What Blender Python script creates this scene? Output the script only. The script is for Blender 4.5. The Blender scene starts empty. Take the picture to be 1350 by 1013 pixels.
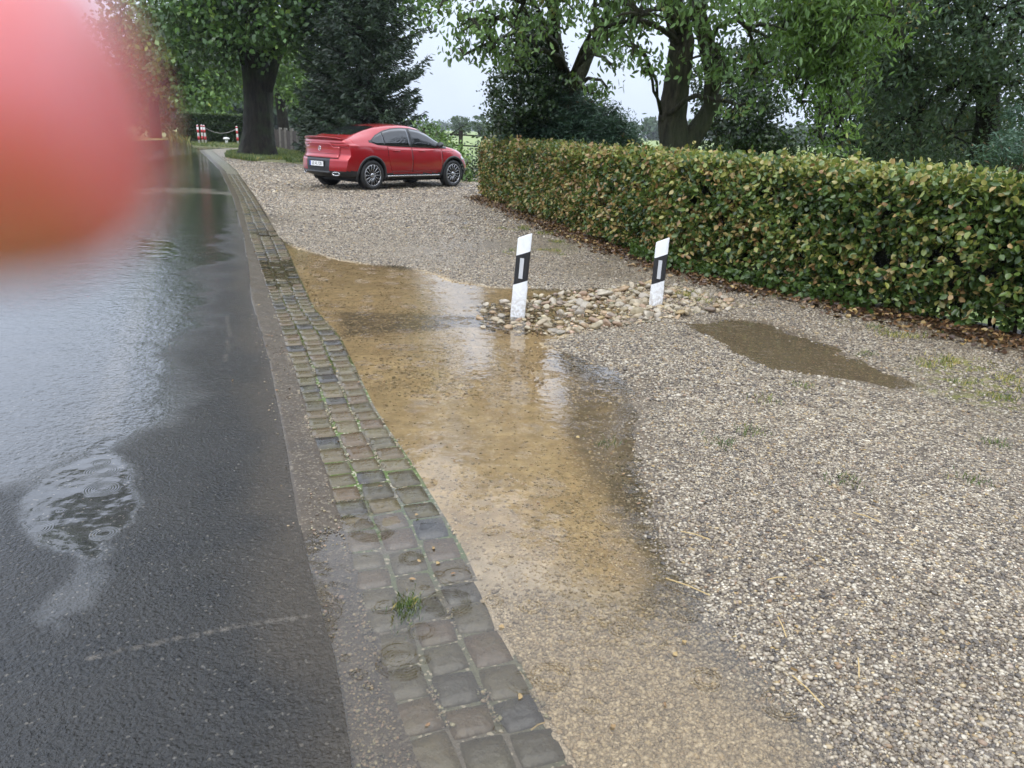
import bpy, bmesh, math, random
import numpy as np
from mathutils import Vector, Matrix, Euler, geometry

S = bpy.context.scene
COL = S.collection
rng = np.random.default_rng(7)
R = math.radians

# ------------------------------------------------------------------ camera
CAM_H = 1.53
PITCH = R(18.14)
ROLL = R(2.2)
FPX = 1014.0                       # focal length in photo pixels (photo 1350 wide)
cd = bpy.data.cameras.new("camera")
cam = bpy.data.objects.new("camera", cd)
COL.objects.link(cam)
S.camera = cam
cd.sensor_width = 36
cd.lens = 36 * FPX / 1350
cd.clip_start = 0.004
cd.clip_end = 3000
cam.location = (0, 0, CAM_H)
cam.rotation_euler = (Matrix.Rotation(math.pi / 2 - PITCH, 3, 'X') @ Matrix.Rotation(ROLL, 3, 'Z')).to_euler()
cd.dof.use_dof = True
cd.dof.focus_distance = 4.5
cd.dof.aperture_fstop = 7.4

# ------------------------------------------------------------------ world and sun
SUN_EL, SUN_AZ = R(55), R(200)
w = bpy.data.worlds.new("World")
S.world = w
w.use_nodes = True
nt = w.node_tree
bg = nt.nodes["Background"]
sky = nt.nodes.new("ShaderNodeTexSky")
sky.sky_type = 'NISHITA'
sky.sun_disc = False
sky.sun_elevation = SUN_EL
sky.sun_rotation = SUN_AZ
sky.air_density = 1.5
sky.dust_density = 3.0
geo = nt.nodes.new("ShaderNodeTexCoord")
sep = nt.nodes.new("ShaderNodeSeparateXYZ")
nt.links.new(geo.outputs["Generated"], sep.inputs[0])
ramp = nt.nodes.new("ShaderNodeValToRGB")       # overcast cloud deck: zenith brighter than the horizon
ramp.color_ramp.elements[0].position = 0.0
ramp.color_ramp.elements[0].color = (5.3, 6.1, 7.5, 1)
ramp.color_ramp.elements[1].position = 1.0
ramp.color_ramp.elements[1].color = (18.4, 19.6, 21.6, 1)
e = ramp.color_ramp.elements.new(0.15)
e.color = (6.6, 7.5, 9.2, 1)
e = ramp.color_ramp.elements.new(0.27)
e.color = (11.8, 13.4, 16.4, 1)
nt.links.new(sep.outputs["Z"], ramp.inputs[0])
cn = nt.nodes.new("ShaderNodeTexNoise")
cn.inputs["Scale"].default_value = 2.2
cn.inputs["Detail"].default_value = 5
nt.links.new(geo.outputs["Generated"], cn.inputs["Vector"])
cm = nt.nodes.new("ShaderNodeMapRange")
cm.inputs[1].default_value = 0.3
cm.inputs[2].default_value = 0.7
cm.inputs[3].default_value = 0.86
cm.inputs[4].default_value = 1.12
nt.links.new(cn.outputs[0], cm.inputs[0])
vm = nt.nodes.new("ShaderNodeVectorMath")
vm.operation = 'SCALE'
nt.links.new(ramp.outputs[0], vm.inputs[0])
nt.links.new(cm.outputs[0], vm.inputs["Scale"])
mx = nt.nodes.new("ShaderNodeMix")
mx.data_type = 'RGBA'
mx.inputs[0].default_value = 0.92
nt.links.new(sky.outputs[0], mx.inputs[6])
nt.links.new(vm.outputs[0], mx.inputs[7])
nt.links.new(mx.outputs[2], bg.inputs[0])
bg.inputs[1].default_value = 0.12
sl = bpy.data.lights.new("sun", 'SUN')
sl.energy = 0.9
sl.angle = R(25)
sl.color = (1, 0.96, 0.9)
so = bpy.data.objects.new("sun", sl)
COL.objects.link(so)
so.rotation_euler = (math.pi / 2 - SUN_EL, 0, math.pi - SUN_AZ)
S.view_settings.view_transform = 'Standard'
S.view_settings.look = 'None'
S.view_settings.exposure = 0.36
S.view_settings.gamma = 1
S.cycles.max_bounces = 8
S.cycles.transparent_max_bounces = 16
S.cycles.caustics_reflective = False
S.cycles.caustics_refractive = False

# ------------------------------------------------------------------ placement helpers
def ray(px, py):
    u, v = px - 675.0, -(py - 506.5)
    c, s = math.cos(ROLL), math.sin(ROLL)
    u2, v2 = u * c - v * s, u * s + v * c
    return (u2, FPX * math.cos(PITCH) + v2 * math.sin(PITCH), -FPX * math.sin(PITCH) + v2 * math.cos(PITCH))

def gp(px, py, z=0.0):
    a, b, c = ray(px, py)
    t = (z - CAM_H) / c
    return np.array([a * t, b * t])

def at(px, py, Y):
    a, b, c = ray(px, py)
    t = Y / b
    return Vector((a * t, Y, CAM_H + c * t))

def G(pts, z=0.0):
    return np.array([gp(*p, z) for p in pts])

# ------------------------------------------------------------------ object helpers
def tag(o, label=None, cat=None, group=None, kind=None):
    if label: o["label"] = label
    if cat: o["category"] = cat
    if group: o["group"] = group
    if kind: o["kind"] = kind
    return o

def empty(name, loc, rz=0.0):
    o = bpy.data.objects.new(name, None)
    o.location = loc
    o.rotation_euler = (0, 0, rz)
    COL.objects.link(o)
    return o

def link_mesh(name, me, mat, parent=None, smooth=False):
    o = bpy.data.objects.new(name, me)
    COL.objects.link(o)
    for m in (mat if isinstance(mat, (list, tuple)) else [mat]):
        if m: me.materials.append(m)
    if smooth:
        me.polygons.foreach_set("use_smooth", np.ones(len(me.polygons), dtype=bool))
    if parent is not None: o.parent = parent
    return o

def fast(name, V, F, mat, parent=None, smooth=True, attrs=None):
    """V (n,3), F (m,k) constant k"""
    V = np.asarray(V, dtype=np.float32)
    F = np.asarray(F, dtype=np.int32)
    me = bpy.data.meshes.new(name)
    me.vertices.add(len(V))
    me.vertices.foreach_set("co", V.ravel())
    k = F.shape[1]
    me.loops.add(F.size)
    me.loops.foreach_set("vertex_index", F.ravel())
    me.polygons.add(len(F))
    me.polygons.foreach_set("loop_start", np.arange(len(F), dtype=np.int32) * k)
    me.update(calc_edges=True)
    for an, av in (attrs or {}).items():
        av = np.asarray(av, dtype=np.float32)
        if av.ndim == 1:
            a = me.attributes.new(an, 'FLOAT', 'POINT')
            a.data.foreach_set("value", av)
        else:
            a = me.attributes.new(an, 'FLOAT_COLOR', 'POINT')
            if av.shape[1] == 3: av = np.hstack([av, np.ones((len(av), 1), np.float32)])
            a.data.foreach_set("color", av.ravel())
    return link_mesh(name, me, mat, parent, smooth)

def grid_faces(nr, nc, wrap=False):
    i = np.arange(nr - 1)[:, None]
    j = np.arange(nc if wrap else nc - 1)[None, :]
    j2 = (j + 1) % nc
    a = i * nc + j; b = i * nc + j2; c = (i + 1) * nc + j2; d = (i + 1) * nc + j
    return np.stack([a, b, c, d], -1).reshape(-1, 4)

def bm_obj(name, bm, mat, parent=None, smooth=False):
    me = bpy.data.meshes.new(name)
    bmesh.ops.recalc_face_normals(bm, faces=bm.faces)
    bm.to_mesh(me)
    bm.free()
    return link_mesh(name, me, mat, parent, smooth)

def box_bm(bm, c, s, rot=None, bevel=0.0):
    r = bmesh.ops.create_cube(bm, size=1)
    vs = r['verts']
    M = Matrix.Translation(c) @ (rot.to_4x4() if rot else Matrix.Identity(4)) @ Matrix.Diagonal((*s, 1))
    bmesh.ops.transform(bm, matrix=M, verts=vs)
    if bevel:
        es = list({e for v in vs for e in v.link_edges})
        bmesh.ops.bevel(bm, geom=es, offset=bevel, segments=2, affect='EDGES', clamp_overlap=True)

def tube_arrays(path, radii, seg=10, rough=0.0, closed=True):
    path = [Vector(p) for p in path]
    V = []
    up = Vector((0.13, 0.2, 1)).normalized()
    n = len(path)
    for i, p in enumerate(path):
        d = (path[min(i + 1, n - 1)] - path[max(i - 1, 0)]).normalized()
        x = d.cross(Vector((1, 0.1, 0)) if abs(d.z) > 0.7 else up).normalized()
        y = d.cross(x).normalized()
        for k in range(seg):
            a = 2 * math.pi * k / seg
            rr = radii[i]
            if rough:
                rr *= 1 + rough * (0.5 * math.sin(3 * a + i * 0.3) + 0.4 * math.sin(7 * a + i * 0.21 + 1) + 0.3 * math.sin(5 * a - i * 0.5)) + rough * 0.4 * random.uniform(-1, 1)
            V.append(p + x * (math.cos(a) * rr) + y * (math.sin(a) * rr))
    F = [list(r) for r in grid_faces(n, seg, wrap=True)]
    return [tuple(v) for v in V], F

class MB:
    def __init__(s): s.V = []; s.F = []
    def add(s, V, F):
        o = len(s.V); s.V += list(V); s.F += [[i + o for i in f] for f in F]
    def tube(s, path, radii, seg=10, rough=0.0, cap=True):
        if not isinstance(radii, (list, tuple, np.ndarray)): radii = [radii] * len(path)
        V, F = tube_arrays(path, radii, seg, rough)
        n = len(path)
        if cap:
            F.append(list(range(seg))[::-1]); F.append([(n - 1) * seg + k for k in range(seg)])
        s.add(V, F)
    def box(s, c, sz, rot=None):
        c = Vector(c); V = []
        for sx in (-.5, .5):
            for sy in (-.5, .5):
                for sz_ in (-.5, .5):
                    v = Vector((sx * sz[0], sy * sz[1], sz_ * sz[2]))
                    if rot: v = rot @ v
                    V.append(tuple(c + v))
        s.add(V, [[0, 1, 3, 2], [4, 6, 7, 5], [0, 4, 5, 1], [2, 3, 7, 6], [0, 2, 6, 4], [1, 5, 7, 3]])
    def lathe(s, prof, seg=32, axis='y', c=(0, 0, 0), close=False):
        V = []; c = Vector(c)
        for (t, r) in prof:
            for k in range(seg):
                a = 2 * math.pi * k / seg
                if axis == 'y': v = Vector((r * math.cos(a), t, r * math.sin(a)))
                else: v = Vector((r * math.cos(a), r * math.sin(a), t))
                V.append(tuple(c + v))
        F = [list(f) for f in grid_faces(len(prof), seg, wrap=True)]
        if close:
            m = len(prof)
            for k in range(seg):
                F.append([(m - 1) * seg + k, (m - 1) * seg + (k + 1) % seg, (k + 1) % seg, k])
        s.add(V, F)
    def build(s, name, mat, parent=None, smooth=False):
        me = bpy.data.meshes.new(name)
        me.from_pydata([tuple(v) for v in s.V], [], s.F)
        bm = bmesh.new(); bm.from_mesh(me); bmesh.ops.recalc_face_normals(bm, faces=bm.faces); bm.to_mesh(me); bm.free()
        return link_mesh(name, me, mat, parent, smooth)

# ------------------------------------------------------------------ materials
class NT:
    def __init__(s, name):
        s.m = bpy.data.materials.new(name); s.m.use_nodes = True
        s.t = s.m.node_tree; s.n = s.t.nodes; s.l = s.t.links
        s.bsdf = s.n["Principled BSDF"]; s.out = s.n["Material Output"]
    def node(s, typ, **kw):
        n = s.n.new(typ)
        for k, v in kw.items(): setattr(n, k, v)
        return n
    def put(s, sock, v):
        if v is None: return
        if hasattr(v, "is_output") or isinstance(v, bpy.types.NodeSocket): s.l.new(v, sock)
        elif isinstance(v, (tuple, list)) and len(v) == 3 and sock.type == 'RGBA': sock.default_value = (*v, 1)
        else: sock.default_value = v
    def set(s, **kw):
        for k, v in kw.items(): s.put(s.bsdf.inputs[k.replace('_', ' ')], v)
    def attr(s, name, out="Fac"):
        n = s.node("ShaderNodeAttribute"); n.attribute_name = name; return n.outputs[out]
    def obj(s): return s.node("ShaderNodeNewGeometry").outputs["Position"]
    def math(s, op, a, b=None, c=None, clamp=False):
        n = s.node("ShaderNodeMath", operation=op); n.use_clamp = clamp
        s.put(n.inputs[0], a); s.put(n.inputs[1], b); s.put(n.inputs[2], c); return n.outputs[0]
    def mix(s, f, a, b, mode='MIX'):
        n = s.node("ShaderNodeMix", data_type='RGBA', blend_type=mode)
        s.put(n.inputs[0], f); s.put(n.inputs[6], a); s.put(n.inputs[7], b); return n.outputs[2]
    def mixf(s, f, a, b):
        n = s.node("ShaderNodeMix", data_type='FLOAT')
        s.put(n.inputs[0], f); s.put(n.inputs[2], a); s.put(n.inputs[3], b); return n.outputs[0]
    def noise(s, scale, detail=4, vec=None, rough=0.55, out=0, dist=0):
        n = s.node("ShaderNodeTexNoise"); n.inputs["Scale"].default_value = scale; n.inputs["Detail"].default_value = detail
        n.inputs["Roughness"].default_value = rough; n.inputs["Distortion"].default_value = dist
        s.l.new(vec if vec is not None else s.obj(), n.inputs["Vector"]); return n.outputs[out]
    def vor(s, scale, feature='F1', vec=None, rnd=1.0, dims='3D'):
        n = s.node("ShaderNodeTexVoronoi", feature=feature, voronoi_dimensions=dims); n.inputs["Scale"].default_value = scale
        n.inputs["Randomness"].default_value = rnd
        s.l.new(vec if vec is not None else s.obj(), n.inputs["Vector"]); return n
    def rng(s, v, a, b, c=0.0, d=1.0, smooth=False):
        n = s.node("ShaderNodeMapRange"); n.interpolation_type = 'SMOOTHSTEP' if smooth else 'LINEAR'
        s.put(n.inputs[0], v)
        for i, q in enumerate((a, b, c, d)): s.put(n.inputs[i + 1], q)
        return n.outputs[0]
    def ramp(s, v, stops, const=False):
        n = s.node("ShaderNodeValToRGB"); s.put(n.inputs[0], v); cr = n.color_ramp
        if const: cr.interpolation = 'CONSTANT'
        cr.elements[0].position = stops[0][0]; cr.elements[0].color = (*stops[0][1], 1)
        cr.elements[1].position = stops[-1][0]; cr.elements[1].color = (*stops[-1][1], 1)
        for p, c in stops[1:-1]: cr.elements.new(p).color = (*c, 1)
        return n.outputs[0]
    def bump(s, h, dist=0.01, strength=1.0, normal=None):
        n = s.node("ShaderNodeBump"); s.put(n.inputs["Strength"], strength); s.put(n.inputs["Distance"], dist)
        s.put(n.inputs["Height"], h)
        if normal is not None: s.l.new(normal, n.inputs["Normal"])
        return n.outputs[0]

def flat_vec(t):
    """position with z flattened"""
    n = t.node("ShaderNodeVectorMath", operation='MULTIPLY')
    t.l.new(t.obj(), n.inputs[0]); n.inputs[1].default_value = (1, 1, 0)
    return n.outputs[0]

def plain(name, col, rough=0.5, metal=0.0, coat=0.0, nscale=0, namt=0.15, bump=0.0, spec=0.5):
    t = NT(name)
    c = col
    if nscale:
        k = t.rng(t.noise(nscale, 5), 0.3, 0.7, 1 - namt, 1 + namt)
        n = t.node("ShaderNodeVectorMath", operation='SCALE'); n.inputs[0].default_value = col; t.l.new(k, n.inputs["Scale"])
        c = n.outputs[0]
        if bump: t.set(Normal=t.bump(t.noise(nscale * 2, 4), bump))
    t.set(Base_Color=c, Roughness=rough, Metallic=metal, Coat_Weight=coat, Coat_Roughness=0.03, Specular_IOR_Level=spec)
    return t.m

def ripple_height(t, vec, cell=4.0, wl=0.011, Rmax=0.11, keep=0.55):
    tot = None
    for q, off in enumerate(((0, 0, 0), (3.7, 1.3, 0))):
        mp = t.node("ShaderNodeMapping"); mp.inputs["Location"].default_value = off
        t.l.new(vec, mp.inputs["Vector"])
        v = t.vor(cell * (1 if q == 0 else 0.7), vec=mp.outputs[0], dims='2D')
        sc = cell * (1 if q == 0 else 0.7)
        d = t.math('DIVIDE', v.outputs["Distance"], sc)
        sepc = t.node("ShaderNodeSeparateColor"); t.l.new(v.outputs["Color"], sepc.inputs[0])
        rad = t.rng(sepc.outputs[0], 0, 1, 0.02, Rmax)
        on = t.math('GREATER_THAN', sepc.outputs[1], keep)
        env = t.math('MULTIPLY', t.rng(d, t.math('MULTIPLY', rad, 0.15), t.math('MULTIPLY', rad, 0.6), 0, 1, True), t.rng(d, t.math('MULTIPLY', rad, 0.8), rad, 1, 0, True))
        h = t.math('MULTIPLY', t.math('SINE', t.math('MULTIPLY', d, 2 * math.pi / wl)), t.math('MULTIPLY', env, on))
        tot = h if tot is None else t.math('ADD', tot, h)
    return tot

def attenuate_tint(m): return m

def water_mat(name, tint, rip=1.0, wave=1.0, murk=0.25, murkcol=(0.30, 0.22, 0.13), rings=()):
    """thin sheet of standing water: fresnel reflection over a tinted see-through body"""
    t = NT(name)
    t.n.remove(t.bsdf)
    vec = flat_vec(t)
    h = ripple_height(t, vec)
    h = t.math('MULTIPLY', h, 0.0006 * rip)
    for (cx_, cy_, R_) in rings:            # raindrop rings at their places on the water
        dn = t.node("ShaderNodeVectorMath", operation='DISTANCE'); t.l.new(vec, dn.inputs[0]); dn.inputs[1].default_value = (cx_, cy_, 0)
        dd = dn.outputs["Value"]
        env = t.math('MULTIPLY', t.rng(dd, R_ * .25, R_ * .6, .25, 1, True), t.rng(dd, R_ * .75, R_, 1, 0, True))
        h = t.math('ADD', h, t.math('MULTIPLY', t.math('MULTIPLY', t.math('SINE', t.math('MULTIPLY', dd, 2 * math.pi / (R_ * .22 + .003))), env), 0.0005))
    w1 = t.math('MULTIPLY', t.noise(9, 2, vec), 0.0028 * wave)
    w2 = t.math('MULTIPLY', t.noise(60, 2, vec), 0.0002 * wave)
    hh = t.math('ADD', h, t.math('ADD', w1, w2))
    nrm = t.bump(hh, 1.0)
    fr = t.node("ShaderNodeFresnel"); fr.inputs["IOR"].default_value = 1.45; t.l.new(nrm, fr.inputs["Normal"])
    gl = t.node("ShaderNodeBsdfGlossy"); gl.inputs["Roughness"].default_value = 0.02; t.l.new(nrm, gl.inputs["Normal"])
    tr = t.node("ShaderNodeBsdfTransparent"); tr.inputs[0].default_value = (*tint, 1)
    df = t.node("ShaderNodeBsdfDiffuse"); df.inputs[0].default_value = (*murkcol, 1)
    m0 = t.node("ShaderNodeMixShader"); m0.inputs[0].default_value = murk
    t.l.new(tr.outputs[0], m0.inputs[1]); t.l.new(df.outputs[0], m0.inputs[2])
    m1 = t.node("ShaderNodeMixShader"); t.l.new(fr.outputs[0], m1.inputs[0])
    t.l.new(m0.outputs[0], m1.inputs[1]); t.l.new(gl.outputs[0], m1.inputs[2])
    t.l.new(m1.outputs[0], t.out.inputs[0])
    return t.m

PEB = [(0.0, (0.035, 0.029, 0.024)), (0.14, (0.085, 0.067, 0.05)), (0.30, (0.15, 0.12, 0.088)), (0.46, (0.25, 0.20, 0.14)),
       (0.60, (0.38, 0.325, 0.235)), (0.76, (0.53, 0.47, 0.37)), (0.87, (0.66, 0.62, 0.52)), (0.93, (0.45, 0.33, 0.14)), (0.965, (0.30, 0.19, 0.11)), (1.0, (0.56, 0.52, 0.45))]

def gravel_mat():
    t = NT("gravel")
    vec = flat_vec(t)
    wob = t.noise(14, 2, vec, out=1)
    v1 = t.vor(78, vec=vec, dims='2D'); e1 = t.vor(78, 'DISTANCE_TO_EDGE', vec=vec, dims='2D')
    sc = t.node("ShaderNodeSeparateColor"); t.l.new(v1.outputs["Color"], sc.inputs[0])
    peb = t.ramp(sc.outputs[0], PEB)
    edge = t.rng(e1.outputs[0], 0.03, 0.16)
    big = t.rng(t.noise(1.3, 4, vec), 0.35, 0.68)
    soil = t.mix(t.noise(25, 4, vec), (0.145, 0.12, 0.092), (0.26, 0.22, 0.17))
    gap = t.math('MULTIPLY', edge, t.rng(t.math('ADD', sc.outputs[1], t.math('MULTIPLY', big, -0.18)), -0.02, 0.06))
    col = t.mix(gap, soil, peb)
    # silt under the standing water, wet soil bands
    silt_n = t.noise(30, 5, vec)
    silt = t.mix(t.rng(t.noise(4, 6, vec), .3, .7), t.mix(silt_n, (0.27, 0.185, 0.095), (0.46, 0.34, 0.185)), t.mix(silt_n, (0.43, 0.315, 0.17), (0.64, 0.51, 0.31)))
    silt = t.mix(t.math('MULTIPLY', t.math('GREATER_THAN', sc.outputs[2], 0.84), edge), silt, t.mix(0.7, peb, (0.55, 0.42, 0.22)))
    pale = t.mix(silt_n, (0.38, 0.31, 0.225), (0.56, 0.48, 0.37))
    pale = t.mix(t.math('MULTIPLY', t.math('GREATER_THAN', sc.outputs[2], 0.90), edge), pale, t.mix(0.7, peb, (0.62, 0.54, 0.42)))
    col = t.mix(t.attr("silt"), col, silt)
    col = t.mix(t.attr("pale"), col, pale)
    mud = t.mix(silt_n, (0.07, 0.052, 0.035), (0.15, 0.115, 0.075))
    mud = t.mix(t.math('MULTIPLY', t.math('GREATER_THAN', sc.outputs[2], 0.86), edge), mud, peb)
    dk = t.math('MULTIPLY', t.attr("mud"), t.rng(t.noise(5, 5, vec), 0.25, 0.5, 0.55, 1.0), clamp=True)
    col = t.mix(dk, col, mud)
    gr = t.math('MULTIPLY', t.attr("green"), t.rng(t.noise(9, 6, vec), 0.42, 0.62), clamp=True)
    col = t.mix(gr, col, t.mix(silt_n, (0.09, 0.12, 0.03), (0.30, 0.27, 0.07)))
    tone = t.math('MULTIPLY', t.rng(t.noise(0.8, 4, vec), 0.3, 0.7, 0.84, 1.14), t.math('MULTIPLY', t.rng(t.noise(11, 4, vec, rough=.7), 0.3, 0.7, 0.72, 1.28), t.rng(t.noise(3, 4, vec, rough=.7), 0.3, 0.7, 0.88, 1.16)))
    n = t.node("ShaderNodeVectorMath", operation='SCALE'); t.l.new(col, n.inputs[0]); t.l.new(tone, n.inputs["Scale"])
    h = t.math('MULTIPLY', t.math('POWER', edge, 0.5), t.rng(sc.outputs[1], 0, 1, 0.3, 1.0))
    hs = t.math('MULTIPLY', h, t.math('SUBTRACT', 1.0, t.math('MULTIPLY', t.math('MAXIMUM', t.attr("silt"), t.attr("mud")), 0.75)))
    t.set(Base_Color=t.mix(1.0, n.outputs[0], (0.86, 0.83, 0.79), 'MULTIPLY'), Roughness=0.4, Specular_IOR_Level=0.4, Normal=t.bump(hs, 0.006))
    return t.m

def asphalt_mat():
    t = NT("wet_asphalt")
    vec = flat_vec(t)
    film = t.attr("film")
    agg = t.vor(130, vec=vec, dims='2D')
    sc = t.node("ShaderNodeSeparateColor"); t.l.new(agg.outputs["Color"], sc.inputs[0])
    base = t.mix(sc.outputs[0], (0.010, 0.010, 0.0105), (0.034, 0.033, 0.031))
    base = t.mix(t.rng(t.noise(3, 5, vec), 0.35, 0.7), base, (0.03, 0.028, 0.025))
    base = t.mix(t.math('MULTIPLY', t.math('GREATER_THAN', sc.outputs[1], 0.985), 0.5), base, (0.16, 0.145, 0.12))
    base = t.mix(t.rng(t.noise(0.7, 6, vec), .5, .66, 0, .35), base, (0.045, 0.042, 0.038))
    base = t.mix(t.attr("silt"), base, t.mix(t.noise(40, 4, vec), (0.05, 0.04, 0.028), (0.15, 0.115, 0.075)))
    base = t.mix(t.math('MULTIPLY', t.attr("crack"), t.rng(t.noise(14, 5, vec), .35, .6, .15, 1)), base, (0.15, 0.13, 0.105))
    st = t.attr("stones")
    v2 = t.vor(45, vec=vec, dims='2D'); s2 = t.node("ShaderNodeSeparateColor"); t.l.new(v2.outputs["Color"], s2.inputs[0])
    base = t.mix(t.math('MULTIPLY', st, t.math('GREATER_THAN', s2.outputs[0], 0.45)), base, (0.45, 0.40, 0.33))
    # rough texture shows where the water film is thin
    fn = t.rng(t.math('ADD', film, t.math('MULTIPLY', t.math('SUBTRACT', t.noise(2.2, 5, vec), 0.5), 0.9)), 0.25, 0.75, 0, 1, True)
    fn = t.math('MAXIMUM', fn, t.attr("pool"))
    rough = t.mixf(fn, 0.07, 0.025)
    vb = t.vor(85, 'SMOOTH_F1', vec=vec, dims='2D')
    mott = t.rng(t.noise(1.6, 5, vec), .35, .65, .55, 1.35)
    h0 = t.math('MULTIPLY', t.math('MULTIPLY', vb.outputs['Distance'], mott), t.mixf(fn, -0.0050, -0.0003))
    h1 = t.math('MULTIPLY', t.math('SUBTRACT', t.noise(70, 3, vec, rough=0.65), .5), t.mixf(fn, 0.020, 0.0009))
    h2 = t.math('MULTIPLY', t.math('SUBTRACT', t.noise(30, 3, vec), .5), t.mixf(fn, 0.014, 0.004))
    h2 = t.math('MULTIPLY', h2, t.mixf(t.attr("pool"), 1.0, 0.10))
    h1 = t.math('MULTIPLY', h1, t.mixf(t.attr("pool"), 1.0, 0.1))
    h3 = t.math('ADD', t.math('MULTIPLY', t.noise(5, 2, vec), 0.006), t.math('MULTIPLY', t.noise(13, 2, vec), t.mixf(t.attr('pool'), 0.004, 0.001)))
    rp = t.math('MULTIPLY', ripple_height(t, vec, 5.0, keep=.5, Rmax=.09), t.math('MULTIPLY', t.attr("pool"), 0.0004))
    h0 = t.math('MULTIPLY', h0, t.mixf(t.attr('pool'), 1.0, 0.1))
    h = t.math('ADD', h0, t.math('ADD', t.math('ADD', h1, h2), t.math('ADD', h3, rp)))
    t.set(Base_Color=base, Roughness=rough, IOR=1.5, Specular_IOR_Level=t.mixf(fn, 0.27, 0.62), Normal=t.bump(h, 1.0))
    return t.m

def sett_mat():
    t = NT("wet_setts")
    vec = flat_vec(t)
    c = t.attr("tone")
    base = t.ramp(c, [(0, (0.026, 0.026, 0.028)), (0.15, (0.045, 0.038, 0.032)), (0.32, (0.070, 0.056, 0.028)), (0.52, (0.105, 0.082, 0.038)), (0.7, (0.105, 0.066, 0.034)), (0.85, (0.135, 0.104, 0.055)), (1, (0.075, 0.063, 0.034))])
    n = t.noise(55, 6, vec)
    base = t.mix(t.rng(n, 0.3, 0.75), base, t.mix(0.5, base, (0.03, 0.028, 0.022)))
    base = t.mix(t.math('MULTIPLY', t.rng(t.noise(6, 4, vec), 0.5, 0.7), 0.45), base, (0.10, 0.085, 0.03))
    t.set(Base_Color=base, Roughness=t.rng(t.noise(20, 3, vec), 0.3, 0.7, 0.18, 0.42), Normal=t.bump(t.math('ADD', n, t.math('MULTIPLY', t.noise(14, 3, vec), 2.0)), 0.0035))
    return t.m

def mortar_mat():
    t = NT("mossy_joint")
    vec = flat_vec(t)
    n = t.noise(35, 5, vec)
    moss = t.rng(t.noise(3.5, 5, vec), 0.40, 0.55)
    c = t.mix(t.math('MULTIPLY', moss, t.attr("moss")), t.mix(n, (0.05, 0.042, 0.03), (0.17, 0.14, 0.10)), t.mix(n, (0.035, 0.06, 0.008), (0.10, 0.15, 0.02)))
    v = t.vor(110, vec=vec, dims='2D'); s2 = t.node("ShaderNodeSeparateColor"); t.l.new(v.outputs["Color"], s2.inputs[0])
    c = t.mix(t.math('MULTIPLY', t.math('GREATER_THAN', s2.outputs[0], 0.9), 0.8), c, (0.42, 0.37, 0.28))
    t.set(Base_Color=c, Roughness=0.5, Normal=t.bump(t.math('ADD', n, t.noise(120, 3, vec)), 0.006))
    return t.m

def concrete_mat():
    t = NT("wet_kerb_concrete")
    vec = flat_vec(t)
    v = t.vor(120, vec=vec, dims='2D'); s2 = t.node("ShaderNodeSeparateColor"); t.l.new(v.outputs["Color"], s2.inputs[0])
    c = t.mix(t.noise(7, 5, vec), (0.026, 0.018, 0.011), (0.085, 0.060, 0.034))
    c = t.mix(t.math('MULTIPLY', t.math('GREATER_THAN', s2.outputs[0], 0.88), 0.45), c, (0.24, 0.2, 0.14))
    t.set(Base_Color=c, Roughness=0.33, Normal=t.bump(t.math('ADD', t.noise(130, 4, vec), t.math('MULTIPLY', t.noise(18, 3, vec), 1.5)), 0.005))
    return t.m

def leaf_mat(name, stops, rough=0.38, trans=0.25, bright=1.0):
    t = NT(name)
    col = t.ramp(t.attr("tint"), [(p, tuple(q * bright for q in c)) for p, c in stops])
    t.set(Base_Color=col, Roughness=rough, Specular_IOR_Level=0.5)
    tl = t.node("ShaderNodeBsdfTranslucent"); t.l.new(t.mix(0.35, col, (0.25, 0.32, 0.04)), tl.inputs[0])
    ms = t.node("ShaderNodeMixShader"); ms.inputs[0].default_value = trans
    t.l.new(t.bsdf.outputs[0], ms.inputs[1]); t.l.new(tl.outputs[0], ms.inputs[2]); t.l.new(ms.outputs[0], t.out.inputs[0])
    return t.m

def bark_mat(name, a, b, scale=6):
    t = NT(name)
    mp = t.node("ShaderNodeMapping"); mp.inputs["Scale"].default_value = (1, 1, 0.22); t.l.new(t.obj(), mp.inputs["Vector"])
    n = t.noise(scale, 7, mp.outputs[0], rough=0.65); n2 = t.noise(scale * 4, 4, mp.outputs[0])
    c = t.mix(t.rng(n, 0.32, 0.68), a, b)
    c = t.mix(t.math('MULTIPLY', t.rng(t.noise(1.5, 4), 0.45, 0.65), 0.5), c, (0.05, 0.07, 0.03))
    t.set(Base_Color=c, Roughness=0.8, Specular_IOR_Level=.25, Normal=t.bump(t.math('ADD', n, t.math('MULTIPLY', n2, 0.5)), 0.14))
    return t.m

M_gravel = gravel_mat(); M_asph = asphalt_mat(); M_sett = sett_mat(); M_joint = mortar_mat(); M_kerb = concrete_mat()
M_bark = bark_mat("bark_grey", (0.007, 0.006, 0.005), (0.040, 0.033, 0.024), 9)
M_bark2 = bark_mat("bark_cherry", (0.018, 0.016, 0.011), (0.10, 0.092, 0.058), 11)
M_twig = plain("twig", (0.05, 0.036, 0.022), 0.8)
GREEN_D = [(0, (0.008, 0.017, 0.007)), (0.5, (0.022, 0.045, 0.012)), (0.85, (0.045, 0.085, 0.02)), (1, (0.10, 0.14, 0.03))]
GREEN_M = [(0, (0.018, 0.035, 0.010)), (0.5, (0.045, 0.085, 0.020)), (0.85, (0.085, 0.14, 0.032)), (1, (0.17, 0.20, 0.04))]
GREEN_L = [(0, (0.03, 0.06, 0.012)), (0.5, (0.075, 0.14, 0.028)), (0.85, (0.13, 0.21, 0.05)), (1, (0.24, 0.27, 0.07))]
M_lime = leaf_mat("lime_leaves", GREEN_D, bright=2.8)
M_mid = leaf_mat("tree_leaves", GREEN_M, bright=2.0)
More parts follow.
